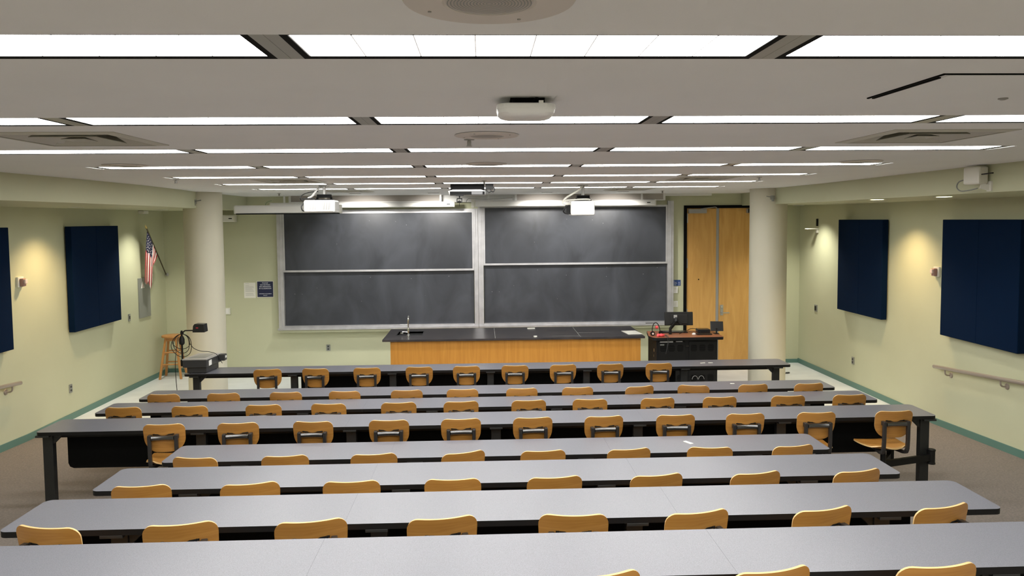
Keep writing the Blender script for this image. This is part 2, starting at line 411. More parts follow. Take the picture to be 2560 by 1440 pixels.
# black border flush with the ceiling, wide at the ends and on the far side
for x0, x1, y0, y1 in ((-hx, -hx+.02, -hy, hy), (hx-.02, hx, -hy, hy), (-hx+.02, hx-.02, -hy, -hy+.006), (-hx+.02, hx-.02, hy-.030, hy)):
    g.box(x0, x1, y0, y1, .0, .03)
g.build('frame', 'matteblack', proto, center=False)
g = G().box(-hx+.02, hx-.02, -hy+.006, hy-.030, .002, .03)
g.build('diffuser', 'lens', proto, center=False)
for sx in (-1, 1): G().box(sx*(hx+.0185)-.0185, sx*(hx+.0185)+.0185, -hy, hy, 0.0, .03).build('end_rail', 'gray', proto, center=False)
rowname = ['second ceiling row behind the camera', 'ceiling row behind the camera', 'ceiling row nearest the camera', 'second ceiling row from the camera', 'third ceiling row from the camera',
           'fourth ceiling row from the camera', 'fifth ceiling row from the camera', 'sixth ceiling row from the camera', 'last ceiling row, nearest the chalkboards']
colname = ['leftmost', 'second from left', 'middle', 'second from right', 'rightmost']
first = True
for k, y in enumerate(rows_y):
    for c in range(5):
        if k in (2,) and c in (0, 4): pass
        o = proto if first else copy_tree(proto); first = False
        o.location = (FX0+FPX_*(c+.5), y+hy, ZC)
        tag(o, 'lit flush fluorescent fixture, %s one in the %s' % (colname[c], rowname[k]), 'ceiling light', 'flush light fixtures in ceiling rows')

# ------------------------------------------------------------------ tables
W = .46
TAB = {  # near edge y, top z (level + .74), x0, x1, posts, modesty panel x range
    'A': (10.30, .74, -4.035, 4.265, [-3.90, -2.587, -1.245, .094, 1.424, 2.785, 4.09], (-2.54, 2.72)),
    'B': (8.86, .74, -4.00, 4.215, [-3.22, -1.88, -.55, .745, 2.08, 3.40], (-3.55, 3.75)),
    'C': (7.96, .805, -4.05, 4.26, [-3.30, -1.90, -.55, .77, 2.10, 3.45], (-3.6, 3.8)),
    'D': (6.97, .887, -4.075, 4.30, [-4.015, -2.625, -1.242, .111, 1.457, 2.834, 4.235], (-3.95, 3.97)),
    'E': (6.01, .887, -2.56, 2.83, [-1.95, -.56, .82, 2.2], (-2.28, 2.5)),
    'F': (4.97, 1.035, -2.57, 2.835, [-1.946, -.556, .815, 2.192], (-2.28, 2.5)),
    'G': (3.99, 1.172, -2.55, 2.85, [-1.967, -.579, .823, 2.216], (-2.28, 2.5)),
    'H': (3.05, 1.30, -2.55, 2.85, [-1.96, -.57, .823, 2.2], (-2.28, 2.5)),
}
RN = {'A': 'front row table nearest the lab bench', 'B': 'second row table from the front', 'C': 'third row table from the front',
      'D': 'fourth row, with legs showing at both ends', 'E': 'fifth row table from the front', 'F': 'sixth row table from the front',
      'G': 'seventh row table from the front', 'H': 'nearest table at the bottom of the view'}
def rounded_rect(x0, x1, y0, y1, r, left=True, rightc=True, n=6):
    pts = []
    for cx, cy, a0, on in ((x0+r, y0+r, PI, left), (x1-r, y0+r, 1.5*PI, rightc), (x1-r, y1-r, 0, rightc), (x0+r, y1-r, .5*PI, left)):
        if on:
            for k in range(n+1):
                a = a0+PI/2*k/n; pts.append((cx+r*math.cos(a), cy+r*math.sin(a)))
        else:
            pts.append((x0 if cx < (x0+x1)/2 else x1, y0 if cy < (y0+y1)/2 else y1))
    return pts
for k, (y, zt, x0, x1, posts, pan) in TAB.items():
    zf = zt-.74
    t = thing('lecture_table', 'long grey speckled laminate table with black edge, ' + RN[k], 'table', ((x0+x1)/2, y+W/2, zf), group='long tiered lecture tables')
    n = 3; g = G(); sx = [lerp(x0, x1, i/n) for i in range(n+1)]
    # seams between laminate sections
    for i in range(n):
        a, b = sx[i]+(.0003 if i else 0), sx[i+1]-(.0003 if i < n-1 else 0)
        pts = rounded_rect(a, b, y, y+W, .045, i == 0, i == n-1)
        g.prism(pts, zt-.032, zt, mtop=0, mside=1, mbot=1)
    g.build('tabletop', ['laminate', 'black'], t)
    g = G().box(posts[0]-.04, posts[-1]+.04, y+.13, y+.19, zt-.085, zt-.032)
    g.build('beam', 'black', t)
    g = G()
    pz0, pz1 = zt-.43, zt-.036
    r = .05; q = [(pan[0]+r, pz0), (pan[1]-r, pz0), (pan[1]-.015, pz0+.015), (pan[1], pz0+r), (pan[1], pz1), (pan[0], pz1), (pan[0], pz0+r), (pan[0]+.015, pz0+.015)]
    g.prism(q, y+.30, y+.316, 'y'); g.build('modesty_panel', 'matteblack', t)
    for px in posts:
        zb = fz(y+.12)
        g = G().box(px-.045, px+.045, y+.09, y+.15, zb, zt-.032)
        s_ = 1 if px < (x0+x1)/2 else -1
        if px in (posts[0], posts[-1]):   # diagonal gusset
            g.prism([(px+s_*.045, zt-.14), (px+s_*.045, zt-.032), (px+s_*.14, zt-.032), (px+s_*.13, zt-.055)], y+.10, y+.14, 'y')
        g.box(px-.06, px+.06, y+.0, y+.30, zt-.05, zt-.032)
        g.build('leg', 'legpaint', t, bevel=.003)

# ------------------------------------------------------------------ chairs
def back_pt(u, v):
    # v 0 bottom .. 1 top; outline with round top corners and a wide-radius bottom
    zb, zt = .622, .873
    z = zb+(zt-zb)*(.5-.5*math.cos(PI*v))
    hw = .170+.008*(z-zb)/(zt-zb); rt = .058; rbx, rbz = .115, .125
    if z > zt-rt: hw -= rt-math.sqrt(max(0, rt*rt-(z-(zt-rt))**2))
    if z < zb+rbz: hw -= rbx-rbx*math.sqrt(max(0, 1-((zb+rbz-z)/rbz)**2))
    x = u*hw
    tt = (z-zb)/(zt-zb)
    z += .003*tt*(x/.13)**2 if abs(x) < .13 else .003*tt
    y = -.17+1.05*x*x-.045*(tt-.35)
    return (x, y, z)
def seat_pt(u, v):
    y = -.165+.375*v
    wt = .175+.03*math.sin(PI*min(1, v*1.1)*.5)
    wt *= 1-(max(0, (v-.82)/.18))**2.5*.35; wt *= 1-(max(0, (.2-v)/.2))**2.2*.42
    x = u*wt
    z = .515+.02*u*u*(1-v*.7)-.012*math.sin(PI*v) + (.012*max(0, (.15-v)/.15)) - .02*max(0, (v-.85)/.15)**2
    y -= .03*(1-u*u)*max(0, (.25-v)/.25)
    return (x, y, z)
chair0 = thing('swivel_chair', '', 'chair')
G().sheet(back_pt, 20, 18, .010, 0, 0, 1).build('backrest', ['ply', 'plyedge'], chair0, smooth=True, ang=.7, center=False)
G().sheet(seat_pt, 14, 14, .013, 0, 0, 1).build('seat', ['ply', 'plyedge'], chair0, smooth=True, ang=.7, center=False)
# two flat steel uprights that bend forward under the seat
for sx in (-1, 1):
    g = G(); x = sx*.112
    path = [(x, -.205, .785), (x, -.202, .60), (x, -.196, .525), (x, -.178, .492), (x*.97, -.14, .482), (x*.8, -.04, .482), (x*.6, .09, .484)]
    P = [Vector(p) for p in path]
    for a, b in zip(P, P[1:]):
        g.bar(a, b+(b-a).normalized()*.004, .030, .030)
    g.box(x-.016, x+.016, -.205, -.172, .745, .785)
    g.build('upright', 'darksteel', chair0, bevel=.005, center=False)
# curved polished cross bar with its small bracket
g = G()
pts = [(-.097+.194*i/10, -.203+.012*(1-((i-5)/5)**2), .757) for i in range(11)]
g.tube(pts, .021, 12); g.build('crossbar', 'barsteel', chair0, smooth=True, center=False)
g = G(); pts = [(-.09+.18*i/8, -.176, .786-.004*(1-((i-4)/4)**2)) for i in range(9)]
for a, b in zip(pts, pts[1:]): g.bar(a, b, .022, .010)
for sx in (-1, 1): g.lathe([(.006, -.012), (.006, 0)], (sx*.078, -.186, .787), 8, 'y')
g.build('back_bracket', 'black', chair0, center=False)
g = G(); g.lathe([(.024, .255), (.024, .46), (.03, .46), (.03, .485)], (0, 0, 0), 16); g.lathe([(.03, .25), (.03, .27)], (0, 0, 0), 16); g.box(-.075, .075, -.075, .10, .475, .499)
g.build('stem', 'black', chair0, smooth=True, center=False)

near = {k: v[0] for k, v in TAB.items()}
B = dict(A=.4, B=.4, C=.35, D=.3, E=.25, F=.3, G=.25, H=.15)
DZc = dict(A=-.006, B=.012, C=.013, D=.001, E=-.019, F=.001, G=-.010, H=-.046)
LV = dict(A=0, B=0, C=.065, D=.147, E=.147, F=.295, G=.432, H=.56)
CH = {
 'A': ([-2.806, -2.191, -1.522, -.844, -.225, .412, 1.05, 1.676, 2.323], [6, -6, 0, -2, 0, -2, 6, 3, 2]),
 'B': ([-3.545, -2.889, -2.205, -1.556, -.863, -.24, .429, 1.06, 1.77, 2.379, 3.072, 3.717], [0, 3, 0, -3, 2, 0, 2, 2, 15, -12, 6, 6]),
 'C': ([-3.588, -2.936, -2.208, -1.562, -.859, -.23, .456, 1.079, 1.776, 2.418, 3.129, 3.773], [0, 2, 2, -3, 3, 5, 4, -2, 4, 2, 0, 1]),
 'D': ([-2.8, -2.16, -1.51, -.843, -.205, .434, 1.073, 1.72, 2.354, 3.005, 3.723], [4, 4, -3, 0, 3, 3, 5, 2, 1, 0, 2]),
 'E': ([-2.2, -1.519, -.845, -.157, .454, 1.123, 1.755, 2.416], [-7, 5, 6, 20, 5, 9, -4, 10]),
 'F': ([-2.113, -1.449, -.828, -.2, .441, 1.088, 1.723, 2.38], [5, 11, 3, 1, 6, 10, 12, 14]),
 'G': ([-2.157, -1.508, -.866, -.213, .445, 1.082, 1.733, 2.358], [-11, 10, 10, 9, -3, 12, 14, 16]),
 'H': ([.45, 1.141, 1.815], [12, 12, 6]),
}
CN = {'A': 'front row table', 'B': 'second row table', 'C': 'third row table', 'D': 'long fourth row table', 'E': 'fifth row table', 'F': 'sixth row table', 'G': 'seventh row table', 'H': 'nearest table'}
used = False
for k, (xs, rots) in CH.items():
    posts = TAB[k][4]; n = len(xs)
    for i, (x, rdeg) in enumerate(zip(xs, rots)):
        th = math.radians(rdeg)
        yb = near[k]-B[k]
        ox, oy = x-.18*math.sin(th), yb+.18*math.cos(th)
        c = copy_tree(chair0) if used else chair0; used = True
        c.location = (ox, oy, LV[k]+DZc[k]); c.rotation_euler = (0, 0, th)
        if i == 0: w_ = 'leftmost at the '
        elif i == n-1: w_ = 'rightmost at the '
        else: w_ = ORD[i]+' from the left at the '
        if k == 'H': w_ = ['just showing at the bottom edge behind the ', 'middle of three behind the ', 'rightmost and largest behind the '][i]
        extra = ' turned sideways' if abs(rdeg) >= 15 else ''
        tag(c, 'plywood swivel chair%s, %s%s' % (extra, w_, CN[k]), 'chair', 'plywood swivel chairs at the lecture tables')
        # swing arm and clamp on the nearest table leg
        px = min(posts, key=lambda p: abs(p-x)); sgn = 1 if x > px else -1
        if abs(x-px) < .05: sgn = 1
        cl = Vector((px+sgn*.048, near[k]+.048, 0))
        if (k, i) == ('D', n-1): cl = Vector((px+.045, near[k]+.05, 0))
        R = Matrix.Rotation(-th, 4, 'Z'); lc = R @ (cl-Vector((ox, oy, 0)))
        G().bar((0, 0, .325), (lc.x, lc.y, .325), .03, .062).build('swing_arm', 'black', c, center=False)
        g = G().lathe([(.038, .262), (.038, .275), (.034, .28), (.034, .385), (.038, .39), (.038, .402), (.030, .406)], (lc.x, lc.y, 0), 20)
        g.build('post_clamp', 'black', c, smooth=True, center=False)

# small litter on the tables
def scrap(x, y, z, sx, sy, rz, label, m_='paper', h=.004):
    g = G().cb((x, y, z+h/2), (sx, sy, h), rz); tag(g.build('paper_scrap', m_), label, 'paper')
scrap(3.085, 10.52, .74, .07, .02, .2, 'small white paper scrap, left of two on the front row table')
scrap(3.20, 10.53, .74, .06, .02, 0, 'small white paper scrap, right of two on the front row table')
scrap(1.72, 6.27, .887, .03, .09, .5, 'crumpled white scrap on the fifth row table')
scrap(3.06, 9.17, .74, .05, .025, 0, 'tiny white scrap near the right end of the second row table')
g = G(); g.cb((5.42, 13.25, .012), (.07, .03, .024), .4); g.cb((5.36, 13.22, .008), (.03, .02, .016), 1.0)
tag(g.build('wrapper', 'darkgrey'), 'tiny crumpled wrapper lying on the pale floor at right', 'litter')

# ------------------------------------------------------------------ chalkboards
def chalkboard(x0, x1, z0, zs, z1, label, wl, wr, ztop):
    t = thing('chalkboard', label, 'chalkboard', ((x0+x1)/2, YW, z0))
    G().box(x0, x1, YW-.05, YW-.03, z0, zs).build('writing_panel', 'slate', t)
    G().box(x0+.02, x1-.02, YW-.10, YW-.08, zs+.03, z1-.03).build('writing_panel', 'slate', t)
    g = G(); g.box(x0-.01, x1+.01, YW-.115, YW-.075, zs, zs+.035); g.box(x0-.01, x1+.01, YW-.115, YW-.075, z1-.035, z1)
    g.box(x0-.01, x0+.022, YW-.115, YW-.075, zs+.035, z1-.035); g.box(x1-.022, x1+.01, YW-.115, YW-.075, zs+.035, z1-.035)
    g.build('sliding_frame', 'alu', t)
    g = G(); g.box(x0-wl, x0-.012, YW-.12, YW, z0-.04, ztop); g.box(x0-wl+.045, x0-wl+.06, YW-.13, YW-.12, z0-.04, ztop)
    g.build('stile', 'alu', t)
    g = G(); g.box(x1+.012, x1+wr, YW-.12, YW, z0-.04, ztop); g.box(x1+wr-.06, x1+wr-.045, YW-.13, YW-.12, z0-.04, ztop); g.build('stile', 'alu', t)
    g = G(); g.box(x0-.01, x1+.01, YW-.12, YW, z0-.045, z0); g.box(x0-wl, x1+wr, YW-.20, YW-.12, z0-.065, z0-.045); g.box(x0-wl, x1+wr, YW-.205, YW-.195, z0-.065, z0-.03)
    g.build('chalk_tray', 'alu', t)
    G().box(x0-.01, x1+.01, YW-.06, YW-.0, z1, ztop).build('top_rail', 'wall' if ztop-z1 > .06 else 'alu', t)
    return t
chalkboard(-3.65, -.165, .85, 1.845, 2.955, 'left two-panel sliding chalkboard in an aluminium frame', .115, .085, 2.99)
cb = chalkboard(.03, 3.455, .85, 1.935, 3.035, 'right two-panel sliding chalkboard in an aluminium frame', .105, .125, 3.11)
g = G().cb((3.13, YW-.16, .81), (.16, .05, .03)); tag(g.build('chalkboard_eraser', 'darkgrey', bevel=.005), 'dark felt eraser on the right chalk tray', 'eraser')
g = G().box(-3.78, 3.6, YW-.16, YW, .735, .783)
tag(g.build('trim_7', 'wall'), 'pale painted ledge under the chalk trays', 'trim', kind='structure')

# ------------------------------------------------------------------ wall signs and plates
def textobj(txt, size, loc, rot, m_, parent, ext=.001, align='CENTER', name='lettering', sx=1):
    cu = bpy.data.curves.new(name, 'FONT'); cu.body = txt; cu.size = size; cu.align_x = align; cu.align_y = 'CENTER'; cu.extrude = ext; cu.space_line = 1
    tmp = bpy.data.objects.new(name, cu); COL.objects.link(tmp)
    dg = bpy.context.evaluated_depsgraph_get(); dg.update()
    me = bpy.data.meshes.new_from_object(tmp.evaluated_get(dg)); bpy.data.objects.remove(tmp)
    me.materials.clear(); me.materials.append(M[m_])
    o = bpy.data.objects.new(name, me); COL.objects.link(o); o.parent = parent
    o.location = Vector(loc)-parent_off(parent); o.rotation_euler = rot; o.scale = (sx, 1, 1)
    return o
t = thing('notice_sign', 'navy square no eating or drinking sign on the green wall', 'sign', (-4.03, YW, 1.53))
G().box(-4.175, -3.885, YW-.008, YW, 1.385, 1.675).build('sign_plate', 'signblue', t)
g = G()
for a in ((-4.183, -3.877, 1.675, 1.683), (-4.183, -3.877, 1.377, 1.385), (-4.183, -4.175, 1.385, 1.675), (-3.885, -3.877, 1.385, 1.675)): g.box(a[0], a[1], YW-.011, YW, a[2], a[3])
g.build('sign_border', 'offwhite', t)
RX = (PI/2, 0, 0)
for i, (s_, sz, z, kx) in enumerate((('PLEASE', .030, 1.645, 1.15), ('NO EATING', .030, 1.610, 1.15), ('OR DRINKING', .030, 1.576, 1.1), ('IN CLASSROOM', .030, 1.542, 1.05), ('UNIVERSITY OF FLORIDA', .020, 1.445, 1.02), ('POLICY', .020, 1.415, 1.1))):
    textobj(s_, sz, (-4.03, YW-.0095, z), RX, 'signtext', t, sx=kx)
t = thing('paper_notice', 'white printed notice taped left of the navy sign', 'notice', (-4.315, YW, 1.5))
G().box(-4.42, -4.21, YW-.003, YW, 1.37, 1.655).build('sheet', 'paper', t)
g = G()
for i in range(13):
    z = 1.635-.018*i
    if i in (1, 9): continue
    g.box(-4.395, -4.235-(.09 if i in (0, 2) else .01*((i*7) % 4)), YW-.0045, YW-.003, z-.0025, z+.0015)
g.build('print', 'ink', t)

def plate(x, z, w_, h_, label, cat, name, m_='offwhite', wall='front', dep=.012, y=None, inner=None):
    if wall == 'front': g = G().box(x-w_/2, x+w_/2, YW-dep, YW, z-h_/2, z+h_/2)
    elif wall == 'left': g = G().box(XL, XL+dep, y-w_/2, y+w_/2, z-h_/2, z+h_/2)
    else: g = G().box(XR-dep, XR, y-w_/2, y+w_/2, z-h_/2, z+h_/2)
    loc = {'front': (x, YW, z), 'left': (XL, y, z), 'right': (XR, y, z)}[wall]
    t = thing(name, label, cat, loc); g.build('cover_plate', m_, t, bevel=.002)
    if inner:
        for (du, dz, ww, hh, mm) in inner:
            if wall == 'front': q = G().box(x+du-ww/2, x+du+ww/2, YW-dep-.006, YW-dep, z+dz-hh/2, z+dz+hh/2)
            elif wall == 'left': q = G().box(XL+dep, XL+dep+.006, y+du-ww/2, y+du+ww/2, z+dz-hh/2, z+dz+hh/2)
            else: q = G().box(XR-dep-.006, XR-dep, y+du-ww/2, y+du+ww/2, z+dz-hh/2, z+dz+hh/2)
            q.build({'outlet': 'socket'}.get(cat, 'button'), mm, t)
    return t
plate(-4.73, 1.13, .10, .12, 'cream wall switch beside the left column', 'switch', 'light_switch', inner=[(0, 0, .06, .085, 'white')], dep=.02)
OUT = [(0, .025, .03, .026, 'darkgrey'), (0, -.025, .03, .026, 'darkgrey')]
plate(-2.895, .42, .075, .115, 'grey outlet on the front wall below the left chalkboard', 'outlet', 'wall_outlet', 'panelgrey', inner=OUT)
plate(0, .445, .075, .12, 'steel outlet low on the left wall by the ramp', 'outlet', 'wall_outlet', 'panelgrey', 'left', y=10.9, inner=OUT)
plate(0, 1.215, .07, .12, 'steel switch plate right of the left acoustic panel', 'switch', 'switch_plate', 'panelgrey', 'left', y=12.76, inner=[(0, 0, .02, .05, 'black')])
plate(0, .438, .075, .12, 'steel outlet low on the right wall', 'outlet', 'wall_outlet', 'panelgrey', 'right', y=12.09, inner=OUT)
plate(0, 1.135, .11, .125, 'dark plate with black plug on the right wall near the corner', 'outlet', 'wall_outlet', 'panelgrey', 'right', y=13.5, inner=[(0, 0, .06, .08, 'black')])
t = thing('instruction_label', 'small blue label with white lines right of the chalkboard', 'sign', (3.665, YW, 1.56))
G().box(3.59, 3.745, YW-.005, YW, 1.505, 1.615).build('sign_plate', 'blue', t)
g = G()
for i, (a, b) in enumerate(((3.60, 3.63), (3.60, 3.67), (3.60, 3.68), (3.60, 3.66))): g.box(a, b, YW-.007, YW-.005, 1.592-.024*i, 1.598-.024*i)
for i in (1, 2, 3): g.box(3.70, 3.73, YW-.007, YW-.005, 1.592-.024*i, 1.598-.024*i)
g.build('print', 'signtext', t)
plate(3.64, 1.43, .085, .125, 'white thermostat box below the small blue label', 'thermostat', 'thermostat', 'white', dep=.035, inner=[(0, .02, .04, .03, 'offwhite')])
plate(3.635, 1.16, .115, .115, 'white double switch plate between chalkboard and door', 'switch', 'light_switch', 'white', inner=[(-.025, 0, .03, .07, 'offwhite'), (.025, 0, .03, .07, 'offwhite')])

# grey steel access panel with triangular warning label
t = thing('steel_wall_panel', 'tall grey steel panel behind the flag on the left wall', 'panel', (XL, 13.34, 1.49))
g = G().box(XL, XL+.02, 13.12, 13.56, 1.15, 1.835); g.build('cover_plate', 'panelgrey', t, bevel=.003)
g = G().prism([(13.20, 1.66), (13.33, 1.66), (13.265, 1.78)], XL+.02, XL+.023, 'x'); lb = g.build('warning_label', 'paper', t)
g = G()
for i in range(4): g.box(XL+.023, XL+.0245, 13.262-.006*(i+1), 13.268+.006*(i+1), 1.735-.02*i, 1.741-.02*i)
g.build('print', 'red', lb)
g = G().box(XL, XL+.10, 13.24, 13.42, 2.93, 3.03-.045); tag(g.build('wall_speaker', 'offwhite', bevel=.006), 'small cream box high on the left wall under the soffit', 'speaker')

# fire alarm strobes
def alarm(x, s_, y, z, label):
    t = thing('fire_alarm', label, 'fire alarm', (x, y, z))
    G().box(min(x, x+s_*.03), max(x, x+s_*.03), y-.06, y+.06, z-.065, z+.065).build('back_box', 'offwhite', t, bevel=.004)
    G().box(min(x+s_*.03, x+s_*.075), max(x+s_*.03, x+s_*.075), y-.035, y+.035, z-.055, z+.045).build('housing', 'maroon', t, bevel=.008)
    G().box(min(x+s_*.075, x+s_*.10), max(x+s_*.075, x+s_*.10), y-.025, y+.025, z-.02, z+.035).build('strobe_lens', 'clear', t, bevel=.006)
alarm(XL, 1, 9.82, 2.045, 'beige and maroon fire alarm strobe on the left wall')
alarm(XR, -1, 9.84, 2.045, 'beige and maroon fire alarm strobe beside the right acoustic panel')

# acoustic panels
def acoustic(x, s_, y0, y1, label, seam=False):
    t = thing('acoustic_panel', label, 'acoustic panel', (x, (y0+y1)/2, 1.22), group='navy fabric acoustic panels')
    g = G().box(min(x+s_*.022, x+s_*.11), max(x+s_*.022, x+s_*.11), y0, (y0+y1)/2-.0004, 1.245, 2.735); g.box(min(x+s_*.022, x+s_*.11), max(x+s_*.022, x+s_*.11), (y0+y1)/2+.0004, y1, 1.245, 2.735)
    g.build('fabric_face', 'navy', t, bevel=.006)
    G().box(min(x, x+s_*.022), max(x, x+s_*.022), (y0+y1)/2-.4, (y0+y1)/2+.4, 1.5, 2.4).build('mounting_cleat', 'black', t)
acoustic(XL, 1, 10.89, 12.27, 'navy fabric acoustic panel on the left wall next to the flag')
acoustic(XL, 1, 8.05, 9.48, 'navy fabric acoustic panel cut off by the left edge of the view')
acoustic(XR, -1, 11.06, 12.46, 'navy fabric acoustic panel nearer the corner on the right wall')
acoustic(XR, -1, 8.16, 9.59, 'large navy fabric acoustic panel above the right handrail')

# handrails
def handrail(x, s_, y0, z0, y1, label, brs):
    sl = .08; xr = x+s_*.085
    t = thing('handrail', label, 'handrail', (x, y0, z0))
    z1 = z0+sl*(y0-y1)
    G().tube([(xr, y0, z0), (xr, y1, z1)], .024, 14).build('rail', 'rail', t, smooth=True)
    for yb in brs:
        zb = z0+sl*(y0-yb)
        g = G().tube([(x, yb, zb-.09), (x+s_*.05, yb, zb-.09), (x+s_*.08, yb, zb-.07), (xr, yb, zb-.015)], .010, 8)
        g.lathe([(.038, 0), (.034, s_*.012), (.012, s_*.02)], (x, yb, zb-.09), 20, 'x'); g.build('bracket', 'rail', t, smooth=True)
handrail(XR, -1, 9.74, .80, 3.0, 'metal handrail rising along the ramp on the right wall', [9.5, 8.45, 7.2, 6.0])
handrail(XL, 1, 9.62, .80, 3.0, 'metal handrail on the left wall at the edge of the view', [9.45, 8.4, 7.2])

# right wall bracket shelf near the corner
t = thing('wall_bracket', 'small empty equipment bracket high on the right wall near the corner', 'bracket', (XR, 13.48, 2.6))
g = G().box(XR-.22, XR, 13.44, 13.52, 2.565, 2.58); g.box(XR-.03, XR, 13.45, 13.51, 2.50, 2.58); g.build('shelf', 'offwhite', t)
G().box(XR-.03, XR-.0, 13.465, 13.495, 2.62, 2.75).build('rod', 'black', t)
# wireless receiver on right soffit face
t = thing('infrared_emitter', 'beige box device with black antenna and looped cable on the right soffit', 'device', (4.58, 6.93, 3.06))
G().cb((4.50, 6.93, 3.145), (.10, .19, .16), .15).build('housing', 'offwhite', t, bevel=.015)
G().tube([(4.47, 6.80, 3.15), (4.45, 6.62, 3.152)], .006, 8).build('antenna', 'black', t)
g = G().bar((4.58, 6.84, 3.03), (4.50, 6.86, 3.05), .02, .05); g.box(4.565, 4.585, 6.81, 6.87, 3.0, 3.09); g.build('mount', 'offwhite', t)
g = G().tube([(4.49, 7.02, 3.12), (4.47, 7.12, 3.10), (4.46, 7.14, 3.05), (4.46, 7.08, 3.012), (4.48, 6.98, 3.015), (4.50, 6.9, 3.03)], .006, 8); g.build('cable', 'panelgrey', t, smooth=True)
t.location.y -= .12
for x, y, s_, lab in ((-4.33, 11.72, 1, 'small sensor bracket on the left column under the ceiling'), (4.52, 11.74, -1, 'small sensor bracket on the right column under the ceiling')):
    g = G().box(x-.02, x+.02, y-.05, y+.02, 3.06, 3.12); g.bar((x, y-.04, 3.09), (x-s_*.12*-1, y-.08, 3.11), .012, .012); g.lathe([(.02, 0), (.02, .03)], (x, y-.03, 3.03), 12)
    tag(g.build('sensor_bracket', 'panelgrey'), lab, 'bracket')

# ------------------------------------------------------------------ flag on its pole
def PX(x, y, Y):    # a point of the photographed flag, at its own depth Y
    dv = fwd + right*((x-1280)/FPX) - up*((y-CYP)/FPX)
    return CAM + dv*(Y/dv.y)
t = thing('wall_flag', 'american flag hanging from a slanted pole in the left front corner', 'flag', (-5.79, 14.23, 1.82))
pb, pt = PX(415, 686, 14.2), PX(366.5, 571, 13.05)
G().tube([pb, pt], .011, 10).build('pole', 'pole', t, smooth=True)
G().tube([pt, pt+(pt-pb).normalized()*.03, pt+(pt-pb).normalized()*.05, pt+(pt-pb).normalized()*.10], [.011, .02, .014, .002], 10).build('finial', 'brass', t, smooth=True)
g = G().lathe([(.03, 0), (.03, -.012), (.015, -.02), (.015, -.06)], (pb.x, YW, pb.z-.005), 16, 'y'); g.build('socket', 'gray', t, smooth=True)
Epts = [(0, (362.5, 706)), (.15, (366, 712)), (.30, (371, 704)), (.45, (377, 725)), (.58, (381, 700)), (.75, (381, 668)), (1, (383, 663))]
def Eof(u):
    for (a, p), (b, q) in zip(Epts, Epts[1:]):
        if a <= u <= b: s_ = (u-a)/(b-a); return (lerp(p[0], q[0], s_), lerp(p[1], q[1], s_))
    return Epts[-1][1]
NU, NV = 39, 36
def flag_pt(u, v):
    sx, sy = lerp(368, 393.5, u), lerp(574, 640, u)
    ex, ey = Eof(u)
    Ys = lerp(13.10, 13.52, u)
    Ye = 13.16+.16*u
    yy = lerp(Ys, Ye, min(1, v*1.3)) + .035*math.sin(u*PI*5+v*1.2)*min(1, v*2.2)
    bow = math.sin(PI*v)*3*(1-u)-math.sin(PI*v)*1.5*u
    return PX(lerp(sx, ex, v**.9)-bow*.4, lerp(sy, ey, v), yy)
g = G()
vs = [flag_pt(i/NU, j/NV) for j in range(NV+1) for i in range(NU+1)]; fs = []; mi = []
for j in range(NV):
    for i in range(NU):
        fs.append([j*(NU+1)+i, j*(NU+1)+i+1, (j+1)*(NU+1)+i+1, (j+1)*(NU+1)+i])
        u, v = (i+.5)/NU, (j+.5)/NV
        vv = v if u < .5 else v*.6
        mi.append(2 if (u < 7/13 and vv < .40-.12*u) else (0 if int(u*13) % 2 == 0 else 1))
g.add(vs, fs, mi)
cl = g.build('cloth', ['red', 'flagwhite', 'flagblue'], t, smooth=True, ang=3)
md = cl.modifiers.new('thick', 'SOLIDIFY'); md.thickness = .003; md.offset = 0
g = G()
for i in range(5):
    for j in range(5):
        u = .05+.1*i+(.03 if j % 2 else 0); v = .06+.065*j
        p = flag_pt(u, v)-Vector((0, .006, 0)); n_ = 5
        pts = [(p.x+(.011 if k % 2 == 0 else .0045)*math.sin(PI*k/5), p.z+(.011 if k % 2 == 0 else .0045)*math.cos(PI*k/5)) for k in range(10)]
        g.prism(pts, p.y-.001, p.y+.001, 'y')
g.build('stars', 'flagwhite', cl)

# ------------------------------------------------------------------ stool
t = thing('bar_stool', 'round-seated wooden stool standing in the left front corner', 'stool', (-5.57, 13.78, 0))
cx, cy = -5.57, 13.78
G().lathe([(.15, .725), (.175, .735), (.18, .75), (.175, .765), (.16, .77)], (cx, cy, 0), 32).build('seat', 'stool', t, smooth=True, ang=.8)
feet = []
for k in range(4):
    a = PI/4+PI/2*k+.1; tp = Vector((cx+.12*math.cos(a), cy+.12*math.sin(a), .73)); ft = Vector((cx+.255*math.cos(a), cy+.255*math.sin(a), 0.0)); feet.append((tp, ft))
    d_ = (ft-tp).normalized()
    G().bar(tp, ft, .036, .036).build('leg', 'stool', t, bevel=.005)
def onleg(k, z): tp, ft = feet[k % 4]; return tp+(ft-tp)*((.73-z)/.73)
for k in range(4):
    for z in ((.20, .42) if k % 2 else (.26, .47)):
        G().tube([onleg(k, z), onleg(k+1, z)], .013, 8).build('rung', 'stool', t, smooth=True)
g = G()
for k in range(4): g.bar(onleg(k, .70), onleg(k+1, .70), .02, .06)
g.build('apron', 'stool', t)

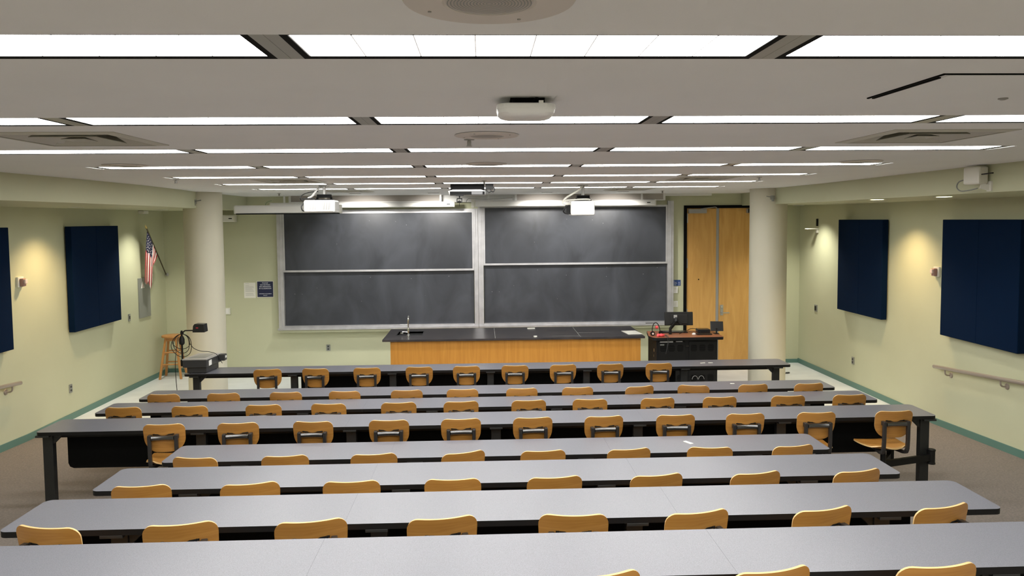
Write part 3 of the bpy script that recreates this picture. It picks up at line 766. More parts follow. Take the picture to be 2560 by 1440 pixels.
# ------------------------------------------------------------------ overhead projector on the front row table
t = thing('overhead_projector', 'dark overhead projector with arm and grey lid, left end of the front row table', 'overhead projector', (-3.88, 10.53, .74))
zt = .74
G().prism([(-4.00, 10.34), (-3.74, 10.34), (-3.70, 10.70), (-3.97, 10.70)], zt+.008, zt+.10).build('base', 'darkgrey', t, bevel=.006)
g = G()
for x, y in ((-3.97, 10.37), (-3.77, 10.37), (-3.73, 10.66), (-3.94, 10.66)): g.lathe([(.014, zt), (.014, zt+.012)], (x, y, 0), 12)
g.build('rubber_foot', 'black', t)
body = G().prism([(-4.045, 10.31), (-3.725, 10.31), (-3.70, 10.60), (-3.68, 10.76), (-3.99, 10.76)], zt+.085, zt+.185).build('body', 'darkgrey', t, bevel=.008)
G().prism([(-4.05, 10.305), (-3.72, 10.305), (-3.695, 10.60), (-3.675, 10.765), (-4.0, 10.765)], zt+.185, zt+.205).build('lid', 'midgrey', t, bevel=.006)
G().prism([(-3.98, 10.37), (-3.77, 10.37), (-3.76, 10.66), (-3.94, 10.66)], zt+.205, zt+.209).build('stage_glass', 'panelgrey', t)
T_ = Matrix.Translation((-3.714, 10.43, zt+.135))
G().box(-.001, .005, -.07, .03, -.035, .035, T=T_).build('label_plate', 'white', t)
g = G().box(-3.695, -3.60, 10.66, 10.76, zt+.11, zt+.20); g.build('side_housing', 'darkgrey', t, bevel=.01)
G().box(-3.602, -3.594, 10.68, 10.72, zt+.15, zt+.18).build('small_label', 'white', t)
xp, yp = -4.085, 10.42
G().lathe([(.012, zt+.11), (.012, zt+.575)], (xp, yp, 0), 14).build('post', 'black', t, smooth=True)
g = G().box(xp-.02, xp+.05, yp-.02, yp+.02, zt+.09, zt+.18); g.build('post_bracket', 'black', t, bevel=.004)
g = G().lathe([(.02, zt+.38), (.035, zt+.40), (.035, zt+.46), (.02, zt+.50)], (xp, yp, 0), 16); g.build('focus_knob', 'black', t, smooth=True)
g = G().tube([(xp, yp, zt+.545), (xp+.035, yp, zt+.565), (xp+.06, yp, zt+.575), (xp+.22, yp, zt+.575)], .009, 10); g.lathe([(.022, zt+.525), (.022, zt+.56)], (xp+.005, yp, 0), 14); g.build('arm', 'black', t, smooth=True)
hx0 = -3.91
hd = G().prism([(hx0-.01, zt+.555), (hx0+.155, zt+.555), (hx0+.145, zt+.665), (hx0+.02, zt+.67), (hx0+.0, zt+.645)], yp-.06, yp+.07, 'y').build('projection_head', 'blackgloss', t, bevel=.006)
G().box(hx0+.04, hx0+.07, yp-.0625, yp-.06, zt+.61, zt+.625).build('badge', 'led', t)
# power cord: coil over the post, one end into the body, one end down to the floor
t2 = thing('power_cord', 'coiled black cord looped over the overhead projector arm', 'cable', (xp, yp, .0))
g = G()
for rx, rz, ph in ((.135, .155, 0), (.105, .13, .3), (.115, .10, .6)):
    cz = zt+.53-rz
    g.tube([(xp+.012+rx*math.sin(a)*(1+.05*math.sin(3*a+ph)), yp-.03-.012*ph+.01*math.cos(2*a), cz+rz*math.cos(a)) for a in [2*PI*k/40 for k in range(40)]], .0042, 7, closed=True)
g.tube([(xp+.12, yp-.03, zt+.40), (xp+.17, yp-.04, zt+.34), (xp+.26, yp-.04, zt+.30), (xp+.36, yp-.02, zt+.285), (xp+.43, yp+.06, zt+.24), (xp+.46, yp+.12, zt+.15), (xp+.46, yp+.2, zt+.09), (xp+.44, yp+.26, zt+.08)], .0042, 7)
g.tube([(xp-.03, yp-.04, zt+.50), (xp-.035, yp-.15, zt+.2), (xp-.03, yp-.16, zt-.1), (xp-.015, yp-.14, zt-.4), (xp+.01, yp-.10, .006), (xp+.3, yp+.1, .006)], .0042, 7)
g.build('cord', 'black', t2, smooth=True)

# ------------------------------------------------------------------ lab bench
BX0, BX1, BY0, BY1, BZ = -1.585, 2.57, 11.93, 13.12, .91
t = thing('lab_bench', 'long oak-fronted demonstration bench with black epoxy top', 'bench', (.5, 12.5, 0))
SX0, SX1, SY0, SY1 = -1.41, -1.0, 12.40, 12.80
g = G(); z0 = BZ-.03
g.box(BX0, SX0, BY0, BY1, z0, BZ); g.box(SX1, BX1, BY0, BY1, z0, BZ); g.box(SX0, SX1, BY0, SY0, z0, BZ); g.box(SX0, SX1, SY1, BY1, z0, BZ)
g.build('worktop', 'epoxy', t)
g = G(); g.box(BX0+.12, BX1-.06, BY0+.05, BY0+.08, 0, z0); g.box(BX0+.12, BX0+.15, BY0+.08, BY1-.05, 0, z0); g.box(BX1-.09, BX1-.06, BY0+.08, BY1-.05, 0, z0); g.box(BX0+.15, BX1-.09, BY1-.08, BY1-.05, 0, z0)
g.build('body', 'bench', t)
g = G(); g.box(SX0-.015, SX0, SY0-.015, SY1+.015, BZ-.2, BZ+.004); g.box(SX1, SX1+.015, SY0-.015, SY1+.015, BZ-.2, BZ+.004); g.box(SX0, SX1, SY0-.015, SY0, BZ-.2, BZ+.004); g.box(SX0, SX1, SY1, SY1+.015, BZ-.2, BZ+.004); g.box(SX0, SX1, SY0, SY1, BZ-.21, BZ-.2)
g.build('sink', 'darkgrey', t)
g = G()
for x in (.19, 1.55): g.box(x-.003, x+.003, BY0+.02, BY1-.03, BZ, BZ+.0008)
g.box(1.55, 2.0, 12.42, 12.426, BZ, BZ+.0008); g.box(1.1, 1.55, 12.10, 12.105, BZ, BZ+.0008)
g.build('marking_lines', 'ink', t)
t = thing('faucet', 'chrome laboratory faucet rising from the bench sink', 'faucet', (-1.215, 12.34, BZ))
fx, fy = -1.215, 12.335
g = G(); g.lathe([(.03, BZ), (.03, BZ+.012), (.016, BZ+.03), (.016, BZ+.12), (.010, BZ+.14)], (fx, fy, 0), 18)
g.tube([(fx, fy, BZ+.13), (fx, fy, BZ+.25), (fx, fy+.01, BZ+.285), (fx, fy+.045, BZ+.315), (fx, fy+.09, BZ+.31), (fx, fy+.12, BZ+.28), (fx, fy+.125, BZ+.23)], .011, 12); g.build('spout', 'chrome', t, smooth=True)
g = G().tube([(fx, fy, BZ+.06), (fx-.05, fy, BZ+.065), (fx-.10, fy-.01, BZ+.07)], .012, 10); g.lathe([(.025, -.02), (.025, .0)], (fx-.10, fy-.01, BZ+.06), 14); g.build('tap_handle', 'chrome', t, smooth=True)
G().tube([(fx-.15, fy+.1, BZ+.17), (fx-.0, fy+.1, BZ+.17)], .008, 8).build('side_nozzle', 'steel', t, smooth=True)
g = G().cb((2.44, 12.35, BZ+.003), (.24, .38, .006), .12); tag(g.build('paper_sheet', 'paper'), 'white paper lying on the right end of the bench', 'paper')
g = G().cb((.83, 12.05, BZ+.008), (.05, .03, .016), .2); tag(g.build('paper_scrap', 'paper'), 'tiny white scrap at the front edge of the bench', 'paper')
g = G().cb((.82, 12.95, BZ+.008), (.13, .04, .016), .1); tag(g.build('chalk_stick', 'paper'), 'white chalk pieces near the back edge of the bench', 'chalk')

# ------------------------------------------------------------------ podium cart
PX0, PX1, PY0, PY1 = 2.68, 3.64, 11.62, 12.2
t = thing('equipment_podium', 'black steel equipment podium with cherry worktop right of the bench', 'podium', (3.16, 11.9, 0))
g = G().prism([(PX0-.02, PY0-.10), (PX1+.05, PY0-.10), (PX1+.07, PY0-.07), (PX1+.10, PY1+.02), (PX0-.02, PY1+.02), (PX0-.1, PY0+.1), (PX0-.07, PY0-.05)], .905, .95, mtop=0, mside=1, mbot=1)
g.build('worktop', ['cherry', 'black'], t, bevel=.004)
G().box(PX0, PX1, PY0, PY1, .07, .905).build('cabinet', 'black', t, bevel=.003)
for i, (a, b) in enumerate(((PX0+.03, PX0+.445), (PX0+.51, PX1-.035))):
    dr = G().box(a, b, PY0-.014, PY0, .10, .87).build('door', 'darkgrey' if 0 else 'black', t, bevel=.003)
    w_ = (b-a)
    for zc in (.77, .30):
        for k in range(3):
            c_ = a+w_*(.18+.32*k)
            g = G()
            for q in range(7):
                hw = .048 if 0 < q < 6 else .036
                g.box(c_-hw, c_+hw, PY0-.0165, PY0-.0138, zc-.052+.0155*q, zc-.044+.0155*q)
            g.build('vent', 'matteblack', dr)
    G().lathe([(.009, PY0-.022), (.009, PY0-.014)], ((b-.0 if i == 0 else a)+(.02 if i == 0 else -.02), 0, .80), 12, 'y').build('lock', 'chrome', t, smooth=True)
g = G()
for x in (PX0+.06, PX1-.06):
    for y in (PY0+.06, PY1-.06): g.lathe([(.035, -.012), (.035, .012)], (x, y, .036), 16, 'x'); g.box(x-.015, x+.015, y-.01, y+.01, .04, .07)
g.build('caster', 'black', t)
g = G().box(PX0-.012, PX0, PY0+.08, PY0+.13, .70, .75); g.box(PX0-.016, PX0, PY0+.09, PY0+.12, .62, .655); g.build('side_connector', 'chrome', t)
g = G().box(PX0+.05, PX0+.25, PY0-.05, PY0-.012, .865, .885); g.box(PX0+.30, PX0+.40, PY0-.04, PY0-.012, .87, .883); g.build('cable_clip', 'midgrey', t)
G().box(PX0+.055, PX0+.12, PY0-.018, PY0-.014, .815, .835).build('maker_plate', 'panelgrey', t)
g = G()
for q in range(2): g.tube([(PX0+.60+.10*q+.045*math.cos(a), PY0-.03, .27+.065*math.sin(a)) for a in [PI*(.05+.9*k/12) for k in range(13)]], .0035, 6)
g.build('white_cable', 'midgrey', t, smooth=True)

ZP = .95
t = thing('computer_monitor', 'black monitor on a jointed arm, seen from behind, on the podium', 'monitor', (2.96, 11.95, ZP))
R_ = Matrix.Translation((3.12, 11.98, 1.178)) @ Matrix.Rotation(-.06, 4, 'Z') @ Matrix.Rotation(-.12, 4, 'X')
G().box(-.225, .225, -.02, .02, -.105, .11, T=R_).build('screen_housing', 'blackgloss', t, bevel=.008)
G().box(-.14, .14, -.035, -.02, -.08, .07, T=R_).build('rear_cover', 'blackgloss', t, bevel=.01)
G().box(-.085, -.03, -.045, -.035, .01, .06, T=R_).build('mount_plate', 'midgrey', t, bevel=.004)
g = G().lathe([(.022, ZP), (.022, ZP+.10)], (2.955, 11.85, 0), 14); g.bar((2.955, 11.85, ZP+.09), (3.05, 11.88, ZP+.19), .035, .04); g.bar((3.05, 11.88, ZP+.19), (3.07, 11.93, ZP+.25), .04, .04); g.bar((3.08, 11.92, ZP+.22), (3.14, 11.9, ZP+.15), .03, .025)
g.build('jointed_arm', 'black', t, bevel=.004)
g = G(); g.cb((3.06, 12.05, ZP+.010), (.42, .15, .018)); tag(g.build('keyboard', 'blackgloss', bevel=.004), 'black keyboard behind the monitor arm on the podium', 'keyboard')
t = thing('touch_panel', 'small black control screen on a stand at the right of the podium', 'touch panel', (3.68, 11.86, ZP))
R_ = Matrix.Translation((3.70, 11.86, ZP+.115)) @ Matrix.Rotation(-.18, 4, 'Z') @ Matrix.Rotation(.2, 4, 'Y') @ Matrix.Rotation(-.30, 4, 'X') @ Matrix.Rotation(-.2, 4, 'Y')
G().box(-.10, .10, -.01, .01, -.075, .08, T=R_).build('screen_housing', 'blackgloss', t, bevel=.005)
g = G().lathe([(.012, ZP), (.012, ZP+.09)], (3.69, 11.84, 0), 12); g.box(3.65, 3.73, 11.80, 11.90, ZP, ZP+.006); g.build('stand', 'black', t)
g = G(); g.cb((3.52, 12.0, ZP+.03), (.20, .16, .06), -.05); tag(g.build('document_camera', 'blackgloss', bevel=.01), 'low black box beside the control screen on the podium', 'device')
g = G(); g.cb((3.47, 11.78, ZP+.009), (.24, .10, .018), 0); tag(g.build('control_pad', 'blackgloss', bevel=.004), 'flat black keypad at the front of the podium top', 'keypad')
g = G(); g.lathe([(.0, 0), (.03, .003), (.032, .015), (.02, .028), (.004, .032)], (3.31, 11.77, ZP), 18); tag(g.build('computer_mouse', 'white', smooth=True), 'white computer mouse on the podium top', 'mouse')
g = G().tube([(3.10, 11.85, ZP+.006), (3.22, 11.90, ZP+.04), (3.30, 11.93, ZP+.07), (3.38, 11.95, ZP+.065), (3.44, 11.93, ZP+.03), (3.46, 11.9, ZP+.006)], .005, 7); tag(g.build('black_cable', 'black', smooth=True), 'black cable arching across the podium top', 'cable')
# headphones
t = thing('headphones', 'black headphones with red inner cushions standing on the podium', 'headphones', (2.70, 11.76, ZP))
g = G().tube([(2.64+.0*k, 11.72, ZP+.06) for k in range(1)]+[(2.70-.06*math.cos(a), 11.73+.03*math.sin(a), ZP+.08+.12*math.sin(a)) for a in [PI*k/14 for k in range(15)]]+[(2.775, 11.73, ZP+.03)], .007, 8); g.build('headband', 'black', t, smooth=True)
G().lathe([(.03, -.02), (.036, -.01), (.036, .012), (.02, .02)], (2.645, 11.72, ZP+.037), 18, 'y').build('ear_cup', 'black', t, smooth=True)
G().lathe([(.016, -.024), (.016, -.02)], (2.645, 11.72, ZP+.037), 14, 'y').build('badge', 'clear', t)
G().lathe([(.026, -.004), (.03, .0), (.026, .02)], (2.645, 11.745, ZP+.045), 18, 'y').build('ear_cushion', 'coral', t, smooth=True)
G().lathe([(.02, -.02), (.026, -.0), (.02, .02)], (2.715, 11.75, ZP+.13), 14, 'x').build('ear_cushion', 'coral', t, smooth=True)
G().lathe([(.034, -.01), (.034, .012)], (2.79, 11.79, ZP+.036), 18, 'y').build('ear_cup', 'black', t, smooth=True)
g = G()
for (x, y, r) in ((2.72, 11.64, .034), (2.76, 11.63, .036), (2.795, 11.65, .028), (2.70, 11.60, .022)):
    g.lathe([(0, -r*.7), (r*.8, -r*.5), (r, 0), (r*.8, r*.5), (0, r*.7)], (x, y, ZP+r*.7), 14)
tag(g.build('red_cloth', 'coral', smooth=True), 'bunched coral red cloth at the podium front left', 'cloth')
g = G()
for dx in (0, .02): g.tube([(2.80+dx, 11.60, ZP+.03), (2.82+dx, 11.50, ZP+.012), (2.825+dx, 11.485, ZP-.04), (2.82+dx*.2, 11.49, .82), (2.80, 11.5, .70)], .004, 6)
tag(g.build('headphone_cord', 'darkgrey', smooth=True), 'thin doubled cord hanging down the podium front', 'cable')

# ------------------------------------------------------------------ projection screens
def screen(x0, x1, y, z0, z1, label, logo=None, slot=False, ends='offwhite', br=True):
    t = thing('projection_screen', label, 'projection screen', ((x0+x1)/2, y, z0))
    hh = z1-z0; d_ = hh*.9
    pts = [(y-d_/2, z0+.012), (y-d_/2+.02, z0), (y+d_/2, z0), (y+d_/2, z1), (y-d_/2+.02, z1), (y-d_/2, z1-.02)]
    G().prism(pts, x0+.02, x1-.02, 'x').build('case', 'white', t)
    g = G(); pts2 = [(p[0]+(.004 if p[0] > y else -.004), p[1]+(.003 if p[1] > (z0+z1)/2 else -.003)) for p in pts]
    g.prism(pts2, x0, x0+.02, 'x'); g.prism(pts2, x1-.02, x1, 'x'); g.build('end_cap', ends, t)
    if logo: G().box(logo-.03, logo+.03, y-d_/2-.003, y-d_/2, z0+hh*.42, z0+hh*.56).build('badge', 'matteblack', t)
    if slot: G().box(x0+.03, x1-.03, y-d_/2-.002, y+.02, z0-.012, z0+.002).build('slot', 'matteblack', t)
    if br:
        for x in ((x1-.25,) if slot else (x0+.25, x1-.25)): G().box(x-.015, x+.015, y-.01, y+.01, z1, ZC).build('hanger', 'white', t)
screen(-4.02, -2.30, 12.62, 2.91, 3.045, 'nearest white projection screen case, running from the left column to the white projector', slot=True)
screen(-3.77, -.49, 13.78, 3.018, 3.112, 'white projection screen case above the left chalkboard', logo=-.60)
screen(-.13, 3.155, 13.78, 3.018, 3.125, 'white projection screen case above the right chalkboard', logo=3.02)
screen(-5.2, -4.50, 14.14, 2.78, 2.905, 'short white screen case end behind the left column', logo=-4.58, br=False)
g = G().box(-.19, -.135, 13.75, 13.9, 3.0, 3.17); tag(g.build('junction_box', 'offwhite', bevel=.004), 'white vertical junction box between the two upper screen cases', 'box')
g = G().tube([(-.28, 13.7, 3.10), (-.26, 13.68, 3.14), (-.2, 13.68, 3.16), (.1, 13.68, 3.15), (.55, 13.72, 3.17)], .006, 7); tag(g.build('grey_cable', 'midgrey', smooth=True), 'grey cable running along the white casing', 'cable')
g = G().tube([(-3.82, 13.7, 3.04), (-3.83, 13.7, 3.09), (-3.79, 13.7, 3.13), (-3.72, 13.7, 3.15)], .006, 7); tag(g.build('grey_cable', 'green', smooth=True), 'short curved cable at the left end of the upper screen', 'cable')

# ------------------------------------------------------------------ ceiling projectors
def projector(x0, x1, y0, y1, z0, z1, mx, my, label, vents, side):
    t = thing('ceiling_projector', label, 'projector', ((x0+x1)/2, (y0+y1)/2, z0))
    G().box(x0, x1, y0, y1, z0, z1).build('body', 'white', t, bevel=.022, seg=4)
    if vents:
        for cx_ in vents:
            g = G()
            for k in range(9): g.box(cx_-.05+.012*k, cx_-.044+.012*k, y0-.0015, y0+.001, z0+.03, z1-.025)
            g.build('vent', 'panelgrey', t)
    G().box(x1-.002, x1+.004, y0+.03, y1-.03, z0+.02, z1-.02).build('side_grille', 'gray', t)
    g = G().lathe([(.06, y1-.002), (.055, y1+.03), (.04, y1+.03)], (lerp(x0, x1, .65), 0, (z0+z1)/2), 20, 'y'); g.build('lens_barrel', 'black', t, smooth=True)
    g = G().lathe([(.022, z1+.07), (.022, ZC)], (mx, my, 0), 16); g.lathe([(.07, ZC-.008), (.07, ZC)], (mx, my, 0), 24); g.build('ceiling_pole', 'gray', t, smooth=True)
    g = G().box(mx-.085, mx+.085, my-.05, my+.05, z1+.035, z1+.075); g.box(mx-.11, mx+.11, my-.06, my+.06, z1+.0, z1+.012); g.box(mx-.10, mx-.08, my-.02, my+.02, z1+.01, z1+.04); g.box(mx+.08, mx+.10, my-.02, my+.02, z1+.01, z1+.04); g.build('mount', 'matteblack', t)
    return t
t = projector(-2.275, -1.885, 9.85, 10.18, 2.895, 3.05, -2.04, 10.0, 'white ceiling projector with slotted vents and grey side, left of the two', (-2.18, -1.99), 1)
g = G().tube([(-2.07, 9.97, 3.235), (-2.12, 9.9, 3.17), (-2.17, 9.88, 3.10), (-2.22, 9.88, 3.075)], .014, 8); g.build('conduit', 'gray', t, smooth=True)
g = G().tube([(-2.10, 9.92, 3.16), (-2.2, 9.86, 3.15), (-2.29, 9.84, 3.11), (-2.31, 9.84, 3.06), (-2.27, 9.9, 3.03)], .006, 7); g.tube([(-2.27, 9.88, 3.02), (-2.30, 9.85, 2.97), (-2.29, 9.85, 2.92), (-2.27, 9.88, 2.91)], .008, 7)
g.box(-2.30, -2.14, 9.86, 9.89, 3.058, 3.075); g.build('cable', 'black', t, smooth=True)
t = projector(1.19, 1.51, 10.18, 10.48, 2.83, 3.025, 1.37, 10.32, 'bright white ceiling projector in front of the right chalkboard', None, 1)
g = G().tube([(1.36, 10.28, 3.235), (1.30, 10.22, 3.17), (1.20, 10.2, 3.11), (1.12, 10.2, 3.06), (1.08, 10.2, 3.0), (1.12, 10.2, 2.985), (1.2, 10.24, 2.985)], .013, 8); g.tube([(1.12, 10.2, 3.03), (1.25, 10.17, 3.04), (1.38, 10.17, 3.045), (1.45, 10.18, 3.04)], .009, 8)
g.build('conduit', 'offwhite', t, smooth=True)
g = G().box(1.135, 1.19, 10.24, 10.4, 2.86, 2.97); g.tube([(1.15, 10.2, 2.96), (1.11, 10.19, 2.93), (1.09, 10.19, 2.89), (1.12, 10.2, 2.86), (1.19, 10.22, 2.855)], .010, 8); g.box(1.17, 1.19, 10.19, 10.4, 3.03, 3.045); g.build('connector_block', 'black', t)

# device tray in the middle of the ceiling
t = thing('ceiling_camera_mount', 'black and silver device tray hanging from the ceiling between the projectors', 'camera mount', (-.18, 9.65, 3.09))
G().box(-.40, .035, 9.55, 9.75, 3.165, ZC).build('housing', 'matteblack', t)
g = G().prism([(-.43, 3.15), (-.41, 3.10), (.045, 3.10), (.045, 3.15), (-.01, 3.168), (-.37, 3.168)], 9.50, 9.80, 'y'); g.build('tray', 'gray', t)
G().box(-.405, .04, 9.494, 9.5, 3.103, 3.145).build('tray_face', 'matteblack', t)
G().box(-.13, .01, 9.490, 9.494, 3.105, 3.14).build('grille', mat('smoked_grille', (.06, .06, .062), .5), t)
g = G().box(-.33, -.235, 9.49, 9.56, 3.088, 3.10); g.lathe([(.008, 3.05), (.008, 3.09)], (-.285, 9.53, 0), 10); g.box(-.32, -.25, 9.51, 9.55, 3.045, 3.06); g.box(-.322, -.312, 9.51, 9.55, 3.0, 3.05); g.box(-.262, -.252, 9.51, 9.55, 3.0, 3.05); g.lathe([(.02, 3.0), (.025, 3.015), (.01, 3.03)], (-.287, 9.53, 0), 14); g.lathe([(.002, 2.955), (.004, 3.0)], (-.287, 9.53, 0), 8)
g.build('camera_yoke', 'black', t)
g = G().box(.05, .15, 9.55, 9.70, 3.175, ZC); g.tube([(.10, 9.56, 3.19), (.12, 9.54, 3.15), (.15, 9.54, 3.14), (.165, 9.55, 3.17), (.15, 9.56, 3.20)], .007, 7); g.tube([(.05, 9.56, 3.17), (.09, 9.54, 3.13), (.12, 9.54, 3.145)], .008, 7); g.build('wiring_box', 'black', t)
t.location.y += .28

# ------------------------------------------------------------------ ceiling devices
t = thing('wireless_access_point', 'white rounded square access point hanging just below the ceiling', 'access point', (.17, 2.99, 3.17))
ax, ay = .172, 2.97
g = G().prism(rounded_rect(ax-.112, ax+.112, ay-.10, ay+.10, .05), 3.196, 3.216); g.build('rim', 'white', t, bevel=.004)
g = G(); n = 40
def apring(k, z):
    return [(p[0], p[1], z) for p in rounded_rect(ax-.11*k, ax+.11*k, ay-.098*k, ay+.098*k, .05*k, n=8)]
rr = [apring(1, 3.197), apring(.97, 3.183), apring(.88, 3.174), apring(.75, 3.169), apring(.4, 3.167), apring(.02, 3.167)]
nn = len(rr[0]); vs = [p for r_ in rr for p in r_]; fs = [[j*nn+i, j*nn+(i+1) % nn, (j+1)*nn+(i+1) % nn, (j+1)*nn+i] for j in range(len(rr)-1) for i in range(nn)]
g.add(vs, fs); g.build('dome', 'white', t, smooth=True)
g = G().box(ax-.06, ax+.07, ay-.06, ay+.06, 3.216, ZC); g.box(ax-.055, ax-.045, ay-.095, ay-.06, 3.21, 3.228); g.tube([(ax+.02, ay-.07, 3.222), (ax+.035, ay-.08, 3.235), (ax+.05, ay-.05, ZC)], .004, 6); g.build('mount', 'matteblack', t)
G().box(ax+.045, ax+.062, ay-.10, ay-.075, 3.212, 3.224).build('latch', 'white', t)

def speaker(x, y, label, r=.17, inner=.09):
    t = thing('ceiling_speaker', label, 'speaker', (x, y, ZC), group=None)
    g = G().lathe([(r, ZC-.002), (r-.004, ZC-.007), (inner+.004, ZC-.009), (inner, ZC-.006)], (x, y, 0), 48); g.build('baffle', 'ceilmat' if 0 else 'spk', t, smooth=True)
    g = G()
    for k in range(1, 15): g.lathe([(inner*k/15-.0016, ZC-.0095), (inner*k/15+.0004, ZC-.0095)], (x, y, 0), 40)
    rings = G()
    for k in range(1, 14):
        rr_ = inner*k/14; n = 40
        vs = [(x+q*math.cos(2*PI*i/n), y+q*math.sin(2*PI*i/n), ZC-.0102) for q in (rr_-.0018, rr_+.0008) for i in range(n)]
        rings.add(vs, [[i, (i+1) % n, n+(i+1) % n, n+i] for i in range(n)])
    rings.build('grille_holes', 'panelgrey', t)
    g = G()
    for k in range(4):
        a = PI/4+k*PI/2+.3; g.lathe([(.004, ZC-.010), (.004, ZC-.005)], (x+r*.8*math.cos(a), y+r*.8*math.sin(a), 0), 10)
    g.build('screw', 'gray', t)
M['spk'] = mat('speaker_paint', (.64, .60, .56), .6)
speaker(.02, 1.62, 'round ceiling speaker at the top edge of the view', .182, .095)
speaker(.03, 4.17, 'round ceiling speaker beyond the second light row', .175)
speaker(.04, 6.30, 'round ceiling speaker just before the fourth light row, in the middle', .17)
speaker(-2.85, 6.25, 'round ceiling speaker at left before the fourth light row', .17)
speaker(3.15, 6.25, 'round ceiling speaker at right before the fourth light row', .17)

def sprinkler(x, y, label):
    g = G().lathe([(.03, ZC), (.03, ZC-.004)], (x, y, 0), 20); g.lathe([(.009, ZC-.035), (.009, ZC)], (x, y, 0), 10); g.lathe([(.016, ZC-.04), (.016, ZC-.036)], (x, y, 0), 14)
    for s_ in (-1, 1): g.box(x+s_*.01-.002, x+s_*.01+.002, y-.003, y+.003, ZC-.037, ZC-.01)
    tag(g.build('fire_sprinkler', 'gray'), label, 'sprinkler')
sprinkler(-.069, 4.40, 'pendant fire sprinkler beside the ceiling speaker past the second light row')
sprinkler(-3.29, 8.38, 'pendant fire sprinkler at left near the soffit')
sprinkler(3.16, 8.6, 'pendant fire sprinkler at right near the soffit')
sprinkler(.03, 9.0, 'pendant fire sprinkler above the central camera mount')
sprinkler(-3.3, 12.6, 'pendant fire sprinkler in front of the left chalkboard')
sprinkler(3.0, 12.6, 'pendant fire sprinkler in front of the right chalkboard')
g = G().lathe([(.018, ZC), (.018, ZC-.008), (.008, ZC-.012)], (2.03, 2.92, 0), 16); tag(g.build('ceiling_sensor', 'gray'), 'small round sensor on the ceiling access panel', 'sensor')

def vent(x, y, label, h=.345):
    t = thing('air_diffuser', label, 'air vent', (x, y, ZC), group='square louvred ceiling diffusers')
    def ring(g, a, za, b, zb, th=.004):
        vs = [(x+sx*r_, y+sy*r_, z) for r_, z in ((a, za), (b, zb), (b, zb+th), (a, za+th)) for sx, sy in ((-1, -1), (1, -1), (1, 1), (-1, 1))]
        g.add(vs, [[j*4+k, j*4+(k+1) % 4, ((j+1) % 4)*4+(k+1) % 4, ((j+1) % 4)*4+k] for j in range(4) for k in range(4)])
    g = G(); ring(g, h, ZC-.004, DH-.004, ZC-.010, .004); g.build('frame', 'ventm', t)
    g = G().box(x-DH+.002, x+DH-.002, y-DH+.002, y+DH-.002, ZC+.09, ZC+.095); ring(g, DH-.001, ZC+.004, DH-.003, ZC+.004, .086); g.build('plenum', 'matteblack', t)
    for a, b in ((.285, .225), (.175, .11)):
        g = G(); ring(g, a, ZC-.008, b, ZC+.045, .003); g.build('louvre', 'ventm', t)
    g = G(); ring(g, .065, ZC-.008, .02, ZC+.01, .003); g.box(x-.02, x+.02, y-.02, y+.02, ZC+.008, ZC+.012); g.build('centre_cone', 'ventm', t)
M['ventm'] = mat('vent_paint', (.50, .49, .44), .5)
vent(2.535, 4.33, 'large square ceiling diffuser at right between the second and third light rows')
vent(-2.20, 4.30, 'large square ceiling diffuser at left between the second and third light rows')
vent(-2.17, 8.78, 'square ceiling diffuser at left above the projector')
vent(2.55, 8.78, 'square ceiling diffuser at right beyond the fifth light row')
vent(-2.05, 11.9, 'farthest left ceiling diffuser behind the white projector')
vent(2.3, 11.9, 'farthest right ceiling diffuser near the chalkboard')

t = thing('access_hatch', 'flush ceiling access hatch outlined by dark gaps at upper right', 'hatch', (1.9, 2.7, ZC))
G().box(1.525, 2.5, 2.45, 2.95, ZC-.004, ZC).build('panel', 'ceil', t)
g = G().box(1.495, 1.503, 2.44, 2.93, ZC-.0045, ZC); g.box(1.515, 1.525, 2.50, 2.93, ZC-.0045, ZC); g.box(1.495, 2.5, 2.436, 2.442, ZC-.0045, ZC); g.build('gap', 'matteblack', t)

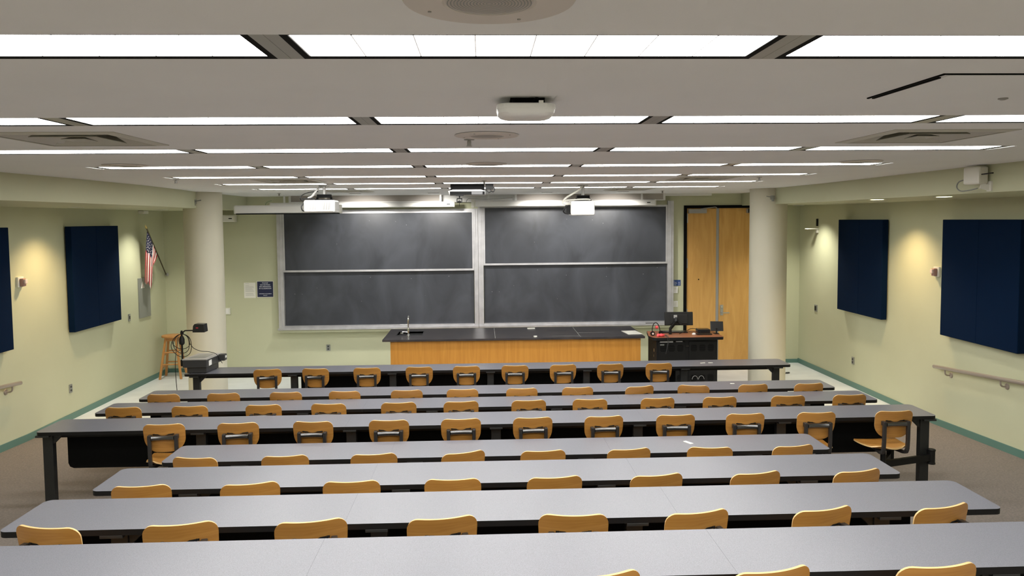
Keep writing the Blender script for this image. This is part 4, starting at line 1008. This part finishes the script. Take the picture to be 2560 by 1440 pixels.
# ------------------------------------------------------------------ recessed downlights in the soffits
def downlight(x, y, label, power, warm, visible=True, ang=118):
    t = thing('downlight', label, 'downlight', (x, y, ZS), group=None)
    g = G(); n = 32; R0, R1 = .10, .078
    for a, b, z0, z1 in ((R0, R1, ZS-.003, ZS-.003),):
        vs = [(x+r_*math.cos(2*PI*i/n), y+r_*math.sin(2*PI*i/n), z) for r_, z in ((R0, ZS-.001), (R0, ZS-.004), (R1, ZS-.004), (R1, ZS-.001)) for i in range(n)]
        g.add(vs, [[j*n+i, j*n+(i+1) % n, (j+1)*n+(i+1) % n, (j+1)*n+i] for j in range(3) for i in range(n)])
    g.build('trim_ring', 'white', t, smooth=True)
    G().lathe([(R1, ZS-.0025), (R1, ZS-.001)], (x, y, 0), 32).build('lamp_face', 'downglow' if visible else 'gray', t)
    ld = bpy.data.lights.new('downlight_lamp', 'SPOT'); ld.energy = power*SPOT; ld.color = (1, .72, .40) if warm else (1, .96, .84)
    ld.spot_size = math.radians(ang); ld.spot_blend = 1.0; ld.shadow_soft_size = .05
    o = bpy.data.objects.new('lamp', ld); COL.objects.link(o); o.parent = t; o.location = (0, 0, -.03)
    return t
downlight(5.55, 13.2, 'recessed downlight over the right corner washing the wall', 52, False, False)
downlight(5.50, 10.35, 'warm recessed downlight over the gap between the right acoustic panels', 55, True, False)
downlight(4.85, 9.2, 'lit downlight in the right soffit, farther of two', 14, False)
downlight(5.02, 8.12, 'lit downlight in the right soffit, nearer of two', 14, False)
downlight(-5.30, 12.85, 'recessed downlight over the left wall beside the flag', 52, False, False)
downlight(-5.30, 10.2, 'warm recessed downlight over the left wall alarm', 55, True, False)
downlight(-5.30, 8.0, 'recessed downlight over the left wall outside the view', 14, True, False)

# board washers: small black slots near the front wall, each with its own lamp
def washer(x, y, label, power):
    t = thing('board_washer', label, 'ceiling light', (x, y, ZC), group=None)
    G().box(x-.11, x+.11, y-.045, y+.045, ZC-.004, ZC).build('trim_plate', 'white', t)
    G().box(x-.09, x+.09, y-.03, y+.03, ZC-.006, ZC-.004).build('slot', 'matteblack', t)
    ld = bpy.data.lights.new('washer_lamp', 'SPOT'); ld.energy = power; ld.color = (1, .96, .90)
    ld.spot_size = math.radians(100); ld.spot_blend = .7; ld.shadow_soft_size = .06
    o = bpy.data.objects.new('lamp', ld); COL.objects.link(o); o.parent = t; o.location = (0, 0, -.05); o.rotation_euler = (math.radians(47), 0, 0)
for x, w_ in ((-2.12, 'leftmost'), (-.81, 'second from left'), (1.10, 'third from left'), (2.40, 'rightmost')):
    washer(x, 12.9, 'small slotted ceiling washer aimed at the chalkboards, %s of four' % w_, 55)
